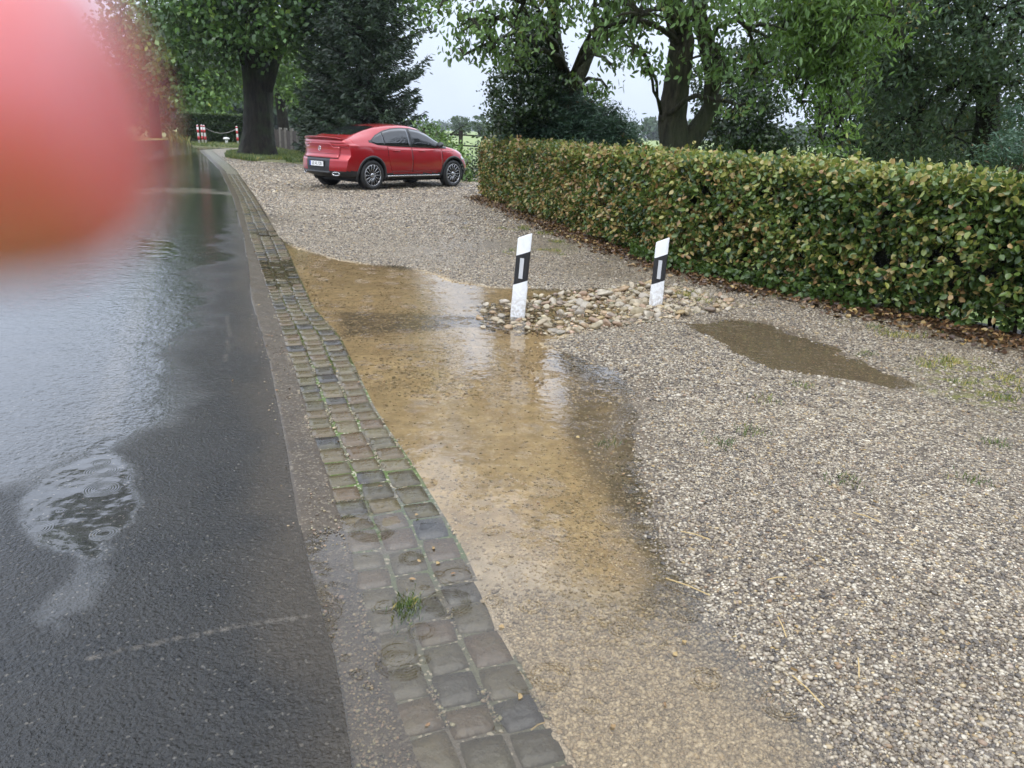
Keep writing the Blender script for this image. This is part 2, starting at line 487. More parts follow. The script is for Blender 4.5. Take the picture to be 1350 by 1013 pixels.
M_bright = leaf_mat("bright_leaves", GREEN_L, trans=0.35, bright=1.4)
M_cherry = leaf_mat("cherry_leaves", [(0, (0.04, 0.08, 0.02)), (0.5, (0.11, 0.20, 0.055)), (0.9, (0.20, 0.31, 0.10)), (1, (0.24, 0.22, 0.07))])
M_conif = leaf_mat("conifer_needles", [(0, (0.007, 0.016, 0.009)), (0.6, (0.02, 0.042, 0.02)), (1, (0.055, 0.09, 0.04))], rough=0.5, trans=0.1)
M_junip = leaf_mat("juniper_needles", [(0, (0.02, 0.045, 0.028)), (0.5, (0.05, 0.105, 0.065)), (0.9, (0.10, 0.17, 0.11)), (1, (0.16, 0.10, 0.05))], rough=0.55, trans=0.1)
M_ivy = leaf_mat("ivy_leaves", [(0, (0.008, 0.02, 0.007)), (0.6, (0.026, 0.055, 0.018)), (1, (0.07, 0.11, 0.04))], rough=0.3, trans=0.1)
M_rust = leaf_mat("larch_leaves", [(0, (0.03, 0.055, 0.03)), (0.5, (0.07, 0.12, 0.065)), (0.82, (0.13, 0.17, 0.08)), (0.95, (0.20, 0.16, 0.05)), (1, (0.22, 0.15, 0.05))], rough=0.5)
M_hedge = leaf_mat("hornbeam_leaves", [(0, (0.018, 0.036, 0.010)), (0.30, (0.05, 0.095, 0.022)), (0.55, (0.12, 0.175, 0.04)), (0.70, (0.27, 0.28, 0.06)), (0.82, (0.36, 0.30, 0.11)), (0.92, (0.37, 0.24, 0.10)), (1, (0.24, 0.12, 0.05))], rough=0.33, trans=0.22)
M_litter = leaf_mat("dead_leaves", [(0, (0.035, 0.02, 0.012)), (0.5, (0.09, 0.045, 0.022)), (0.85, (0.20, 0.11, 0.045)), (1, (0.36, 0.26, 0.10))], rough=0.4, trans=0.05)
M_grass = leaf_mat("grass_blades", [(0, (0.03, 0.06, 0.012)), (0.5, (0.08, 0.13, 0.025)), (0.8, (0.22, 0.22, 0.05)), (1, (0.42, 0.33, 0.10))], trans=0.2)
M_far = leaf_mat("far_leaves", [(0, (0.02, 0.045, 0.02)), (0.6, (0.05, 0.09, 0.035)), (1, (0.09, 0.13, 0.05))])

# ------------------------------------------------------------------ mask helpers
def vnoise(x, y, seed=0, freq=1.0, octs=3):
    r = np.random.default_rng(seed); tot = np.zeros_like(x, dtype=float); amp = 1.0; norm = 0
    for o in range(octs):
        T = r.random((64, 64)); X = x * freq + 17.3 * o; Y = y * freq + 5.1 * o
        xi = np.floor(X).astype(int); yi = np.floor(Y).astype(int); fx = X - xi; fy = Y - yi
        fx = fx * fx * (3 - 2 * fx); fy = fy * fy * (3 - 2 * fy)
        a = T[xi % 64, yi % 64]; b = T[(xi + 1) % 64, yi % 64]; c = T[xi % 64, (yi + 1) % 64]; d = T[(xi + 1) % 64, (yi + 1) % 64]
        tot += amp * ((a * (1 - fx) + b * fx) * (1 - fy) + (c * (1 - fx) + d * fx) * fy); norm += amp
        amp *= 0.5; freq *= 2.1
    return tot / norm * 2 - 1

def sdist(x, y, poly):
    """signed distance, positive inside"""
    P = np.asarray(poly); n = len(P)
    best = np.full(x.shape, 1e9); inside = np.zeros(x.shape, bool)
    for i in range(n):
        ax, ay = P[i]; bx, by = P[(i + 1) % n]
        dx, dy = bx - ax, by - ay
        t = np.clip(((x - ax) * dx + (y - ay) * dy) / (dx * dx + dy * dy + 1e-12), 0, 1)
        best = np.minimum(best, np.hypot(x - ax - t * dx, y - ay - t * dy))
        c = ((ay > y) != (by > y)) & (x < (bx - ax) * (y - ay) / (by - ay + 1e-12) + ax)
        inside ^= c
    return np.where(inside, best, -best)

def ldist(x, y, line):
    P = np.asarray(line); best = np.full(x.shape, 1e9)
    for i in range(len(P) - 1):
        ax, ay = P[i]; bx, by = P[i + 1]; dx, dy = bx - ax, by - ay
        t = np.clip(((x - ax) * dx + (y - ay) * dy) / (dx * dx + dy * dy + 1e-12), 0, 1)
        best = np.minimum(best, np.hypot(x - ax - t * dx, y - ay - t * dy))
    return best

def sstep(a, b, v):
    t = np.clip((v - a) / (b - a), 0, 1); return t * t * (3 - 2 * t)

# lines in world coordinates as (Y, X) tables
def tab(px):
    P = G(px); P = P[np.argsort(P[:, 1])]
    return P
A_ = tab([(470, 1080), (459, 1013), (451, 946), (437, 865), (424, 825), (408, 763), (392, 690), (380, 600), (355, 476), (331, 397), (323, 318), (308, 262), (290, 225), (262, 198)])
CL = tab([(575, 1080), (545, 1013), (533, 987), (504, 906), (492, 845), (472, 783), (443, 681), (417, 600), (386, 490), (356, 397), (330, 318), (314, 262), (296, 225), (267, 198)])
CR = tab([(795, 1080), (766, 1013), (751, 987), (714, 927), (682, 865), (645, 796), (608, 722), (584, 681), (533, 600), (513, 571), (491, 536), (470, 492), (448, 445), (412, 405), (391, 358), (373, 318), (338, 262), (312, 225), (279, 198)])
def line_fit(P):
    # straight strip up to Y=25, table beyond
    m = (P[:, 1] < 26)
    return np.polyfit(P[m, 1], P[m, 0], 2, w=1 / np.sqrt(P[m, 1]))
fa, fl, fr_ = line_fit(A_), line_fit(CL), line_fit(CR)
def xA(y): return np.interp(y, A_[:, 1], A_[:, 0])
def xL(y): return np.interp(y, CL[:, 1], CL[:, 0])
def xR(y): return np.interp(y, CR[:, 1], CR[:, 0])

HB = G([(632, 263), (700, 290), (800, 330), (900, 365), (1000, 386), (1100, 410), (1200, 430), (1350, 462), (1500, 500)])   # hedge foot
POST = [gp(682, 418), gp(864, 403)]
P_main = G([(300, 262), (352, 300), (385, 322), (450, 343), (540, 352), (600, 373), (650, 380), (720, 381), (800, 380), (872, 384), (880, 405), (830, 425), (740, 440), (715, 455), (755, 468), (820, 488), (850, 520), (838, 565), (850, 620), (872, 680), (915, 770), (970, 850), (1060, 920), (1180, 1020), (1260, 1090), (430, 1090), (430, 960), (430, 870), (440, 700), (430, 600), (400, 500), (360, 420), (340, 380), (320, 300), (300, 262)])
P_dry = G([(835, 640), (800, 600), (790, 540), (760, 500), (850, 520), (850, 640)])
P_right = G([(895, 428), (960, 418), (1020, 424), (1080, 446), (1140, 476), (1225, 512), (1180, 516), (1080, 498), (1010, 484), (950, 455)])
P_small = [G([(620, 252), (660, 254), (655, 262), (612, 262)]), G([(600, 290), (628, 291), (626, 298), (598, 296)]), G([(705, 345), (770, 343), (850, 362), (840, 372), (760, 366)])]
P_dark_band = G([(445, 408), (560, 412), (640, 412), (690, 420), (690, 434), (620, 428), (520, 436), (450, 442)])  # darker band of ground colour lying across the puddle
P_stones = G([(628, 405), (640, 432), (700, 440), (760, 440), (880, 425), (985, 408), (930, 388), (860, 376), (780, 384), (700, 390)])
P_silt = G([(335, 300), (385, 322), (450, 343), (560, 356), (660, 380), (760, 384), (880, 384), (860, 430), (740, 450), (735, 480), (840, 520), (820, 620), (850, 700), (890, 780), (700, 790), (480, 740), (430, 600), (360, 480), (330, 380), (320, 300)])
P_pale = G([(590, 690), (700, 700), (860, 760), (930, 850), (1060, 960), (1110, 1090), (500, 1090), (480, 860), (480, 720)])
P_mudR = G([(750, 465), (880, 500), (870, 560), (880, 620), (900, 680), (930, 800), (850, 800), (800, 700), (745, 600), (735, 520)])

def ground_h(x, y):
    h = 0.016 + 0.010 * vnoise(x, y, 3, 0.6, 3) + 0.004 * vnoise(x, y, 4, 3.0, 2)
    s = sdist(x, y, P_main) + 0.13 * vnoise(x, y, 9, 2.2, 4)
    k = sstep(-0.22, 0.30, s)
    h = h * (1 - k) + (-0.020 + 0.004 * vnoise(x, y, 5, 4, 2)) * k
    s2 = sdist(x, y, P_right) + 0.17 * vnoise(x, y, 11, 3.0, 4)
    k = sstep(-0.08, 0.16, s2); h = h * (1 - k) + (-0.014) * k
    for q, P in enumerate(P_small):
        sc = 0.25 if q < 2 else 0.12
        k = sstep(-sc * 0.5, sc, sdist(x, y, P) + 0.05 * vnoise(x, y, 21, 3, 2)) * (1.0 if q < 2 else 0.7)
        h = h * (1 - k) + (-0.010) * k
    h = h + 0.0045 * vnoise(x, y, 14, 9.0, 3)
    k = sstep(-0.1, 0.25, sdist(x, y, P_stones)); h = h + k * 0.010 * np.clip((x - 0.1) / 1.0, 0, 1)
    hd = ldist(x, y, HB); h = h + 0.05 * sstep(0.5, 0.0, hd)
    return h

# ------------------------------------------------------------------ ground, road, gravel, kerb
t = NT("field_grass")
n1 = t.noise(0.05, 5); n2 = t.noise(1.5, 6)
t.set(Base_Color=t.mix(t.rng(n2, 0.3, 0.7), t.mix(n1, (0.10, 0.17, 0.04), (0.17, 0.22, 0.06)), t.mix(n1, (0.16, 0.22, 0.06), (0.26, 0.28, 0.09))), Roughness=0.8, Normal=t.bump(n2, 0.1))
M_field = t.m
fast("ground", [(-900, -60, -0.12), (900, -60, -0.12), (900, 1500, -0.12), (-900, 1500, -0.12)], [[0, 1, 2, 3]], M_field, smooth=False)
tag(bpy.data.objects["ground"], kind="structure")

rows = [0.9]
while rows[-1] < 62: rows.append(rows[-1] + max(0.018, 0.0075 * rows[-1]))
Yr = np.array(rows)

def right_edge(y):
    hx = np.interp(y, HB[::-1, 1][np.argsort(HB[::-1, 1])], HB[::-1, 0][np.argsort(HB[::-1, 1])])
    hy = np.array([6.0, 6.4]) 
    e = hx + 0.9
    e = np.where(y > 18.3, np.interp(y, [18.3, 25, 27, 36, 52, 62], [0.2, 0.4, -3.0, -9.0, -12.0, -24.0]), e)
    return e
NC = 330
u = np.linspace(0, 1, NC)
XL_ = xR(Yr) - 0.02; XR_ = right_edge(Yr)
X = XL_[:, None] + (XR_ - XL_)[:, None] * u[None, :]; Yg = np.repeat(Yr[:, None], NC, 1)
H = ground_h(X, Yg)
sm = sdist(X, Yg, P_silt) + 0.08 * vnoise(X, Yg, 31, 2.5, 3)
silt = sstep(-0.08, 0.12, sm)
pale = sstep(-0.02, 0.25, sdist(X, Yg, P_pale) + 0.1 * vnoise(X, Yg, 33, 3, 3))
mud = sstep(-0.06, 0.12, sdist(X, Yg, P_mudR) + 0.10 * vnoise(X, Yg, 35, 4, 3)) * 0.8
mud = np.maximum(mud, sstep(-0.05, 0.12, sdist(X, Yg, P_right) + 0.05 * vnoise(X, Yg, 11, 2.5, 3)))
mud = np.maximum(mud, sstep(-0.04, 0.05, sdist(X, Yg, P_dark_band) + 0.03 * vnoise(X, Yg, 37, 5, 2)) * 0.9)
for P in P_small: mud = np.maximum(mud, sstep(-0.25, 0.3, sdist(X, Yg, P)) * 0.6)
wetl = sstep(.012, -.004, H); silt = silt * wetl; pale = pale * wetl
hd = ldist(X, Yg, HB)
mud = np.maximum(mud, sstep(0.42, 0.10, hd + 0.2 * vnoise(X, Yg, 41, 2, 3)))
mud = np.maximum(mud, sstep(0.5, 0.1, np.abs(X - xR(Yg)) + 0.25 * vnoise(X, Yg, 43, 1.2, 3)) * sstep(10.5, 13, Yg) * sstep(21, 17, Yg))
# tyre-worn greyer bands
mud = np.maximum(mud, 0.18 * sstep(0.25, 0.6, vnoise(X, Yg, 47, 0.35, 3)) * sstep(3, 6, Yg) * sstep(15, 11, Yg))
P_green = G([(1210, 470), (1400, 490), (1400, 560), (1290, 545), (1200, 515)])
green = np.maximum(sstep(-0.15, 0.25, sdist(X, Yg, P_green) + 0.15 * vnoise(X, Yg, 51, 3, 3)), 0.8 * sstep(0.9, 0.45, np.abs(hd - 0.55) + 0.5) * sstep(0.1, 0.5, vnoise(X, Yg, 53, 1.6, 3)))
green = np.maximum(green, 0.5 * sstep(28, 33, Yg) * sstep(0.2, 0.5, vnoise(X, Yg, 55, 0.3, 2)))
gv = fast("gravel_yard", np.stack([X, Yg, H], -1).reshape(-1, 3), grid_faces(len(Yr), NC), M_gravel, attrs=dict(silt=silt.ravel(), pale=pale.ravel(), mud=mud.ravel(), green=green.ravel()))
tag(gv, kind="structure")

# road
NR = 260
v = np.linspace(0, 1, NR) ** 1.0
XA = xA(Yr) + 0.01; WR = 7.0 + 0 * Yr
# width measured along X grows with the skew of the road
WR = np.interp(Yr, [0, 20, 40, 62], [6.4, 7.0, 8.0, 9.5])
Xr = XA[:, None] - (WR[:, None]) * v[None, :]; Yq = np.repeat(Yr[:, None], NR, 1)
seam = G([(235, 222), (225, 260), (200, 350), (160, 480), (135, 570)])
sd = ldist(Xr, Yq, seam)
P_pool = [G([(145, 575), (190, 620), (205, 640), (160, 690), (130, 740), (60, 715), (28, 670), (60, 625)]), G([(60, 800), (110, 790), (105, 860), (45, 850)]), G([(180, 315), (235, 320), (225, 345), (185, 340)]), G([(100, 720), (130, 730), (110, 800), (70, 810)])]
pool = np.zeros_like(Xr)
for i, P in enumerate(P_pool): pool = np.maximum(pool, sstep(-0.02, 0.03, sdist(Xr, Yq, P) + 0.14 * vnoise(Xr, Yq, 61 + i, 3, 5)) * (1 if i != 3 else 0.6))
P_film = G([(-400, 330), (260, 200), (300, 262), (300, 330), (245, 430), (225, 520), (170, 590), (-60, 650), (-400, 620)])
film = 0.80 * sstep(-0.4, 0.4, sdist(Xr, Yq, P_film) + 0.3 * vnoise(Xr, Yq, 71, 1.2, 3)) + 0.16
film = np.maximum(film, 0.62 * sstep(9, 15, Yq))
crk = G([(120, 872), (250, 842), (330, 826), (412, 813), (430, 808)])
crack = sstep(0.009, 0.003, ldist(Xr, Yq, crk) + 0.004 * vnoise(Xr, Yq, 81, 20, 2)) * 0.8
crack = np.maximum(crack, sstep(0.10, 0.05, sd + 0.02 * vnoise(Xr, Yq, 83, 5, 2)) * 0.22)
crk2 = G([(300, 418), (302, 440), (298, 478)])
crack = np.maximum(crack, sstep(0.012, 0.005, ldist(Xr, Yq, crk2)) * 0.5)
rs = sstep(0.30, 0.0, XA[:, None] - Xr + 0.16 * vnoise(Xr, Yq, 85, 3, 3)) * 0.35
stones = sstep(1.2, 0.4, np.abs(Yq - 17.3) + 0.8 * vnoise(Xr, Yq, 87, 0.8, 3)) * sstep(-11, -8, Xr) * 0.5 * sstep(-.3, .4, vnoise(Xr, Yq, 89, 1.5, 4))
Hr = 0.002 + 0.03 * np.clip((XA[:, None] - Xr) / 3.0, 0, 1) - 0.0 * pool
Hr = Hr + 0.003
ro = fast("road", np.stack([Xr, Yq, Hr], -1).reshape(-1, 3), grid_faces(len(Yr), NR)[:, ::-1], M_asph, attrs=dict(film=film.ravel(), pool=pool.ravel(), crack=crack.ravel(), silt=rs.ravel(), stones=stones.ravel()))
tag(ro, kind="structure")

# verge beyond the left road edge
e = XA - WR
vl = np.stack([np.stack([e - 25, Yr, 0 * Yr + 0.10], -1), np.stack([e - 0.4, Yr, 0 * Yr + 0.06], -1), np.stack([e + 0.02, Yr, 0 * Yr + 0.0], -1)], 1)
tag(fast("left_verge", vl.reshape(-1, 3), grid_faces(len(Yr), 3), M_field), kind="structure")

# level profile of the gutter: under water near the camera, just above in the middle, awash beyond
def gutter_z(y): return np.interp(y, [0.9, 2.35, 2.75, 3.2, 5.0, 6.2, 9.0, 12.0, 20], [-0.022, -0.016, -0.002, 0.008, 0.007, 0.001, -0.001, 0.004, 0.004]) + 0.003 * np.sin(np.asarray(y) * 2.1) * (np.asarray(y) > 4.2)
# kerb concrete between asphalt and setts
nk = 14
uu = np.linspace(0, 1, nk)
Kx = (xA(Yr)[:, None] - 0.03) + (xL(Yr) - xA(Yr) + 0.06)[:, None] * uu[None, :]; Ky = np.repeat(Yr[:, None], nk, 1)
Kz = gutter_z(Ky) + 0.007 * vnoise(Kx, Ky, 91, 6, 4) + 0.004 - 0.012 * sstep(0.9, 1.0, uu[None, :])
Kz = np.where(uu[None, :] < 0.08, -0.02, Kz)
Kz = np.maximum(Kz, -0.018)
tag(fast("kerb_strip", np.stack([Kx, Ky, Kz], -1).reshape(-1, 3), grid_faces(len(Yr), nk), M_kerb), kind="structure")
# joint bed
nj = 24
uu = np.linspace(0, 1, nj)
Jx = (xL(Yr)[:, None] - 0.02) + (xR(Yr) - xL(Yr) + 0.03)[:, None] * uu[None, :]; Jy = np.repeat(Yr[:, None], nj, 1)
Jz = gutter_z(Jy) - 0.0055 + 0.0035 * vnoise(Jx, Jy, 93, 9, 2)
moss = sstep(2.2, 2.7, Jy) * sstep(9, 5, Jy) + 0.3
tag(fast("sett_bed", np.stack([Jx, Jy, Jz], -1).reshape(-1, 3), grid_faces(len(Yr), nj), M_joint, attrs=dict(moss=np.clip(moss, 0, 1).ravel())), kind="structure")
# setts: rounded irregular blocks in three rows, one mesh (surface pattern of the gutter)
random.seed(5)
BV = []; BF = []; BT = []
SP = [-1, -.93, -.4, .4, .93, 1]
def add_sett(c, ux, uy, lx, ly, z, tone):
    n = 6
    o = len(BV)
    ang = random.uniform(-0.06, 0.06)
    ca, sa = math.cos(ang), math.sin(ang)
    tiltx, tilty = random.uniform(-0.02, 0.02), random.uniform(-0.02, 0.02)
    cor = [(random.uniform(-.07, .07), random.uniform(-.07, .07)) for _ in range(4)]
    for i in range(n):
        for j in range(n):
            a = SP[i]; b = SP[j]
            a_ = a; b_ = b
            edge = max(abs(a_), abs(b_))
            k = 1.0 - 0.07 * (a_ * a_ * b_ * b_) ** 2
            w = [(1 - a_) * (1 - b_) / 4, (1 + a_) * (1 - b_) / 4, (1 - a_) * (1 + b_) / 4, (1 + a_) * (1 + b_) / 4]
            dx = sum(w[q] * cor[q][0] for q in range(4)); dy = sum(w[q] * cor[q][1] for q in range(4))
            x = (a_ * k + dx) * lx / 2; y = (b_ * k + dy) * ly / 2
            x, y = x * ca - y * sa, x * sa + y * ca
            zz = z + 0.002 * (1 - edge ** 3) + tiltx * x + tilty * y + random.uniform(-0.0008, 0.0008)
            if edge > 0.99: zz -= 0.014
            p = c + ux * x + uy * y
            BV.append((p[0], p[1], zz)); BT.append(tone)
    for i in range(n - 1):
        for j in range(n - 1):
            BF.append((o + i * n + j, o + (i + 1) * n + j, o + (i + 1) * n + j + 1, o + i * n + j + 1))
for r_ in range(3):
    y = 1.2 + 0.05 * r_
    while y < 24:
        L = random.uniform(0.115, 0.175)
        ym = y + L / 2
        xl, xr = float(xL(ym)), float(xR(ym))
        d = np.array([float(xL(ym + .3)) - float(xL(ym - .3)), 0.6]); d /= np.linalg.norm(d)
        nrm_ = np.array([d[1], -d[0]])
        width = (xr - xl)
        cx = xl + width * (r_ + 0.5) / 3
        c = np.array([cx, ym + (r_ - 1) * 0.0])
        add_sett(c, nrm_, d, width * d[1] / 3 - 0.007, L - 0.005, float(gutter_z(ym)) + random.uniform(-0.002, 0.002), min(1, max(0, random.betavariate(1.9, 1.5))) if random.random() > .07 else random.uniform(0, .2))
        y += L * d[1] + 0.003
tag(fast("sett_gutter", BV, BF, M_sett, attrs=dict(tone=BT)), kind="structure")

# water sheets lying level in the hollows
RINGS = [(*map(float, gp(a, b)), c) for a, b, c in [(523, 862, .075), (555, 832, .055), (538, 885, .045), (602, 760, .085), (572, 795, .06), (472, 890, .03), (455, 868, .02), (487, 905, .02), (742, 765, .035), (700, 800, .05), (560, 775, .02), (508, 800, .05), (650, 700, .05), (820, 830, .05), (690, 900, .06), (780, 930, .04), (620, 640, .06), (560, 560, .06), (600, 470, .08), (520, 400, .1), (690, 600, .05)]]
M_water = water_mat("flood_water", (0.97, 0.94, 0.87), 1.0, 1.0, 0.025, (0.42, 0.36, 0.27), rings=RINGS)
M_water2 = water_mat("muddy_water", (0.85, 0.78, 0.66), 0.6, 0.8, 0.22, (0.27, 0.215, 0.14))
def sheet(name, poly, z, mat):
    me = bpy.data.meshes.new(name)
    P = [(float(p[0]), float(p[1]), z) for p in poly]
    tess = geometry.tessellate_polygon([[Vector(p) for p in P]])
    me.from_pydata(P, [], [list(f) for f in tess])
    o = link_mesh(name, me, mat)
    bm = bmesh.new(); bm.from_mesh(me); bmesh.ops.recalc_face_normals(bm, faces=bm.faces)
    for f in bm.faces:
        if f.normal.z < 0: f.normal_flip()
    bm.to_mesh(me); bm.free()
    return tag(o, kind="structure")
P_w = G([(292, 225), (330, 262), (360, 270), (420, 318), (520, 335), (620, 355), (730, 370), (870, 374), (880, 400), (870, 425), (840, 440), (780, 455), (870, 490), (880, 620), (960, 760), (1120, 860), (1340, 1013), (1500, 1150), (425, 1150), (428, 1013), (418, 900), (400, 820), (385, 740), (372, 640), (400, 600), (470, 640), (480, 640), (425, 600), (362, 405), (333, 318), (316, 262), (296, 232)])
sheet("puddle", P_w, 0.0, M_water)
sheet("hedge_puddle", G([(870, 440), (880, 405), (1000, 395), (1090, 410), (1170, 450), (1290, 520), (1200, 525), (1080, 510), (990, 490), (930, 462)]), -0.001, M_water2)
sheet("yard_puddle", G([(605, 246), (680, 248), (690, 262), (650, 270), (600, 268)]), 0.001, M_water)
sheet("yard_puddle", G([(590, 286), (636, 286), (636, 302), (590, 301)]), 0.001, M_water)

# ------------------------------------------------------------------ loose pebbles (uncountable)
ico = bmesh.new(); bmesh.ops.create_icosphere(ico, subdivisions=1, radius=1)
IV = np.array([v.co[:] for v in ico.verts]); IF = np.array([[v.index for v in f.verts] for f in ico.faces]); ico.free()
M_peb = NT("pebbles")
pc = M_peb.attr("col", "Color")
M_peb.set(Base_Color=M_peb.mix(M_peb.rng(M_peb.noise(160, 3), 0.35, 0.7, 0, 0.35), pc, (0.10, 0.085, 0.07)), Roughness=0.32, Specular_IOR_Level=0.45)
M_peb = M_peb.m
stops = np.array([s_[0] for s_ in PEB]); cols = np.array([s_[1] for s_ in PEB])
def pebbles(name, n, ylo, yhi, size, seed, dens=1.0):
    r = np.random.default_rng(seed)
    y = 1 / (1 / yhi + r.random(n * 3) * (1 / ylo - 1 / yhi)) if ylo < 3 else r.uniform(ylo, yhi, n * 3)
    xl = xR(y) + 0.01
    x = xl + r.random(n * 3) * (np.minimum(5.0 if yhi < 20 else 1.0, y * 0.75 + 0.6) - xl)
    s = sdist(x, y, P_silt) + 0.08 * vnoise(x, y, 31, 2.5, 3)
    low = sstep(.010, -.004, ground_h(x, y))
    pr = 1 - 0.66 * sstep(-0.08, 0.1, s) * low
    pr *= 1 - 0.5 * sstep(0.02, 0.35, sdist(x, y, P_pale)) * low
    pr *= 1 - 0.75 * sstep(-0.05, 0.1, sdist(x, y, P_right))
    pr *= 1 - 0.45 * sstep(-0.05, 0.25, sdist(x, y, P_mudR))
    pr *= 1 - 0.93 * sstep(0.35, 0.15, ldist(x, y, HB))
    pr *= 0.22 + 0.78 * sstep(-0.35, 0.25, vnoise(x, y, 47, 0.8, 5))
    pr *= np.clip((yhi - y) / (yhi - ylo) * 2.2, 0, 1) if yhi < 20 else np.clip((y - ylo) / 4, 0, 1) * np.clip((yhi - y) / 8, 0, 1)
    keep = (r.random(n * 3) < pr) & ((y < 18) | (x < -.9))
    # nothing beyond the hedge
    ey = np.interp(x, HB[:, 0], HB[:, 1]); keep &= (y < ey + 0.1) | (x < HB[0, 0] - .05)
    x = x[keep][:n]; y = y[keep][:n]; m = len(x)
    sz = size * np.exp(r.normal(0, 0.32, m)); sz = np.clip(sz, size * 0.45, size * 2.3)
    V = IV[None] * np.stack([sz * r.uniform(.8, 1.5, m), sz * r.uniform(.75, 1.1, m), sz * r.uniform(.45, .8, m)], -1)[:, None, :] * r.uniform(0.86, 1.12, (m, len(IV), 1))
    a = r.uniform(0, 2 * np.pi, m); c, s_ = np.cos(a)[:, None], np.sin(a)[:, None]
    X2 = V[..., 0] * c - V[..., 1] * s_; Y2 = V[..., 0] * s_ + V[..., 1] * c
    z = ground_h(x, y) + sz * r.uniform(-0.1, 0.45, m)
    V = np.stack([X2 + x[:, None], Y2 + y[:, None], V[..., 2] + z[:, None]], -1).reshape(-1, 3)
    F = (IF[None] + (np.arange(m) * len(IV))[:, None, None]).reshape(-1, 3)
    tt = r.random(m) * (1 - 0.0)
    C = np.stack([np.interp(tt, stops, cols[:, k]) for k in range(3)], -1) * r.uniform(0.85, 1.1, (m, 1)) * (0.80 + 0.18 * sstep(6, 16, y))[:, None] * np.array([1.0, .945, .87])
    C = C * .82 + C.mean() * np.array([1.0, .93, .84]) * .16
    sub = sstep(0.0, 0.1, sdist(x, y, P_silt))[:, None] * 0.75 * low[keep][:m][:, None]
    sub = np.maximum(sub, sstep(-0.1, 0.15, sdist(x, y, P_pale))[:, None] * 0.5 * low[keep][:m][:, None])
    C = C * (1 - sub) + np.array([0.95, 0.72, 0.42]) * (0.38 + C.mean(1, keepdims=True) * .95) * sub
    C = np.repeat(C, len(IV), 0)
    o = fast(name, V, F, M_peb, attrs=dict(col=C))
    return tag(o, "loose wet white and grey pebbles covering the gravel yard", "gravel", kind="stuff")
pebbles("gravel_pebbles", 110000, 1.3, 5.0, 0.0050, 1)
pebbles("gravel_pebbles", 72000, 4.4, 13.0, 0.0072, 2)
pebbles("gravel_pebbles", 46000, 11.0, 25.0, 0.012, 3)
pebbles("gravel_pebbles", 26000, 17.0, 36.0, 0.020, 4)

def grit(name, label, n, x, y, z, size, seed, tint=(0.62, 0.52, 0.36), lo=.25):
    r = np.random.default_rng(seed); m = len(x)
    sz = size * np.exp(r.normal(0, .35, m))
    V = IV[None] * np.stack([sz * r.uniform(.8, 1.5, m), sz * r.uniform(.75, 1.1, m), sz * r.uniform(.45, .8, m)], -1)[:, None, :] * r.uniform(0.84, 1.14, (m, len(IV), 1))
    a = r.uniform(0, 2 * np.pi, m); c, s_ = np.cos(a)[:, None], np.sin(a)[:, None]
    V = np.stack([V[..., 0] * c - V[..., 1] * s_ + x[:, None], V[..., 0] * s_ + V[..., 1] * c + y[:, None], V[..., 2] + z[:, None] + (sz * .3)[:, None]], -1).reshape(-1, 3)
    F = (IF[None] + (np.arange(m) * len(IV))[:, None, None]).reshape(-1, 3)
    C = np.repeat(np.array(tint) * (lo + (1 - lo) * r.random((m, 1)) ** 1.3) * r.uniform(.9, 1.1, (m, 3)), len(IV), 0)
    return tag(fast(name, V, F, M_peb, attrs=dict(col=C)), label, "gravel", kind="stuff")
r = np.random.default_rng(301)
y = 1.25 + 5 * r.random(9000) ** 1.8; q = r.random(9000)
x = xA(y) - .06 + (xL(y) - xA(y) + .07) * q
k = (r.random(9000) < .10 + .6 * sstep(2.9, 2.0, y)) & (vnoise(x, y, 63, 4, 3) > -.25); x, y = x[k], y[k]
grit("kerb_grit", "washed grit and small pebbles lying along the concrete kerb strip", 0, x, y, gutter_z(y) + .006, .0035, 302, (.34, .26, .16), .2)
y = 1.25 + 6 * r.random(5000) ** 1.5; x = xL(y) + (xR(y) - xL(y)) * (np.floor(r.random(5000) * 4) / 3 + r.normal(0, .018, 5000))
k = (x > xL(y) - .02) & (x < xR(y) + .03) & (vnoise(x, y, 67, 5, 3) > .16); x, y = x[k], y[k]
grit("joint_grit", "small pale pebbles caught in the joints between the paving setts", 0, x, y, gutter_z(y) + .001, .0036, 303, (.40, .33, .21), .3)
r = np.random.default_rng(305); mnp, mxp = P_stones.min(0), P_stones.max(0)
x = r.uniform(mnp[0], mxp[0], 5200); y = r.uniform(mnp[1], mxp[1], 5200)
k = sdist(x, y, P_stones) + .08 * vnoise(x, y, 69, 3, 3) > -.02; x, y = x[k], y[k]
grit("small_heap_stones", "small ochre and brown stones filling the heap between the marker posts", 0, x, y, ground_h(x, y) + .002, .0125, 306, (.52, .40, .25), .18)

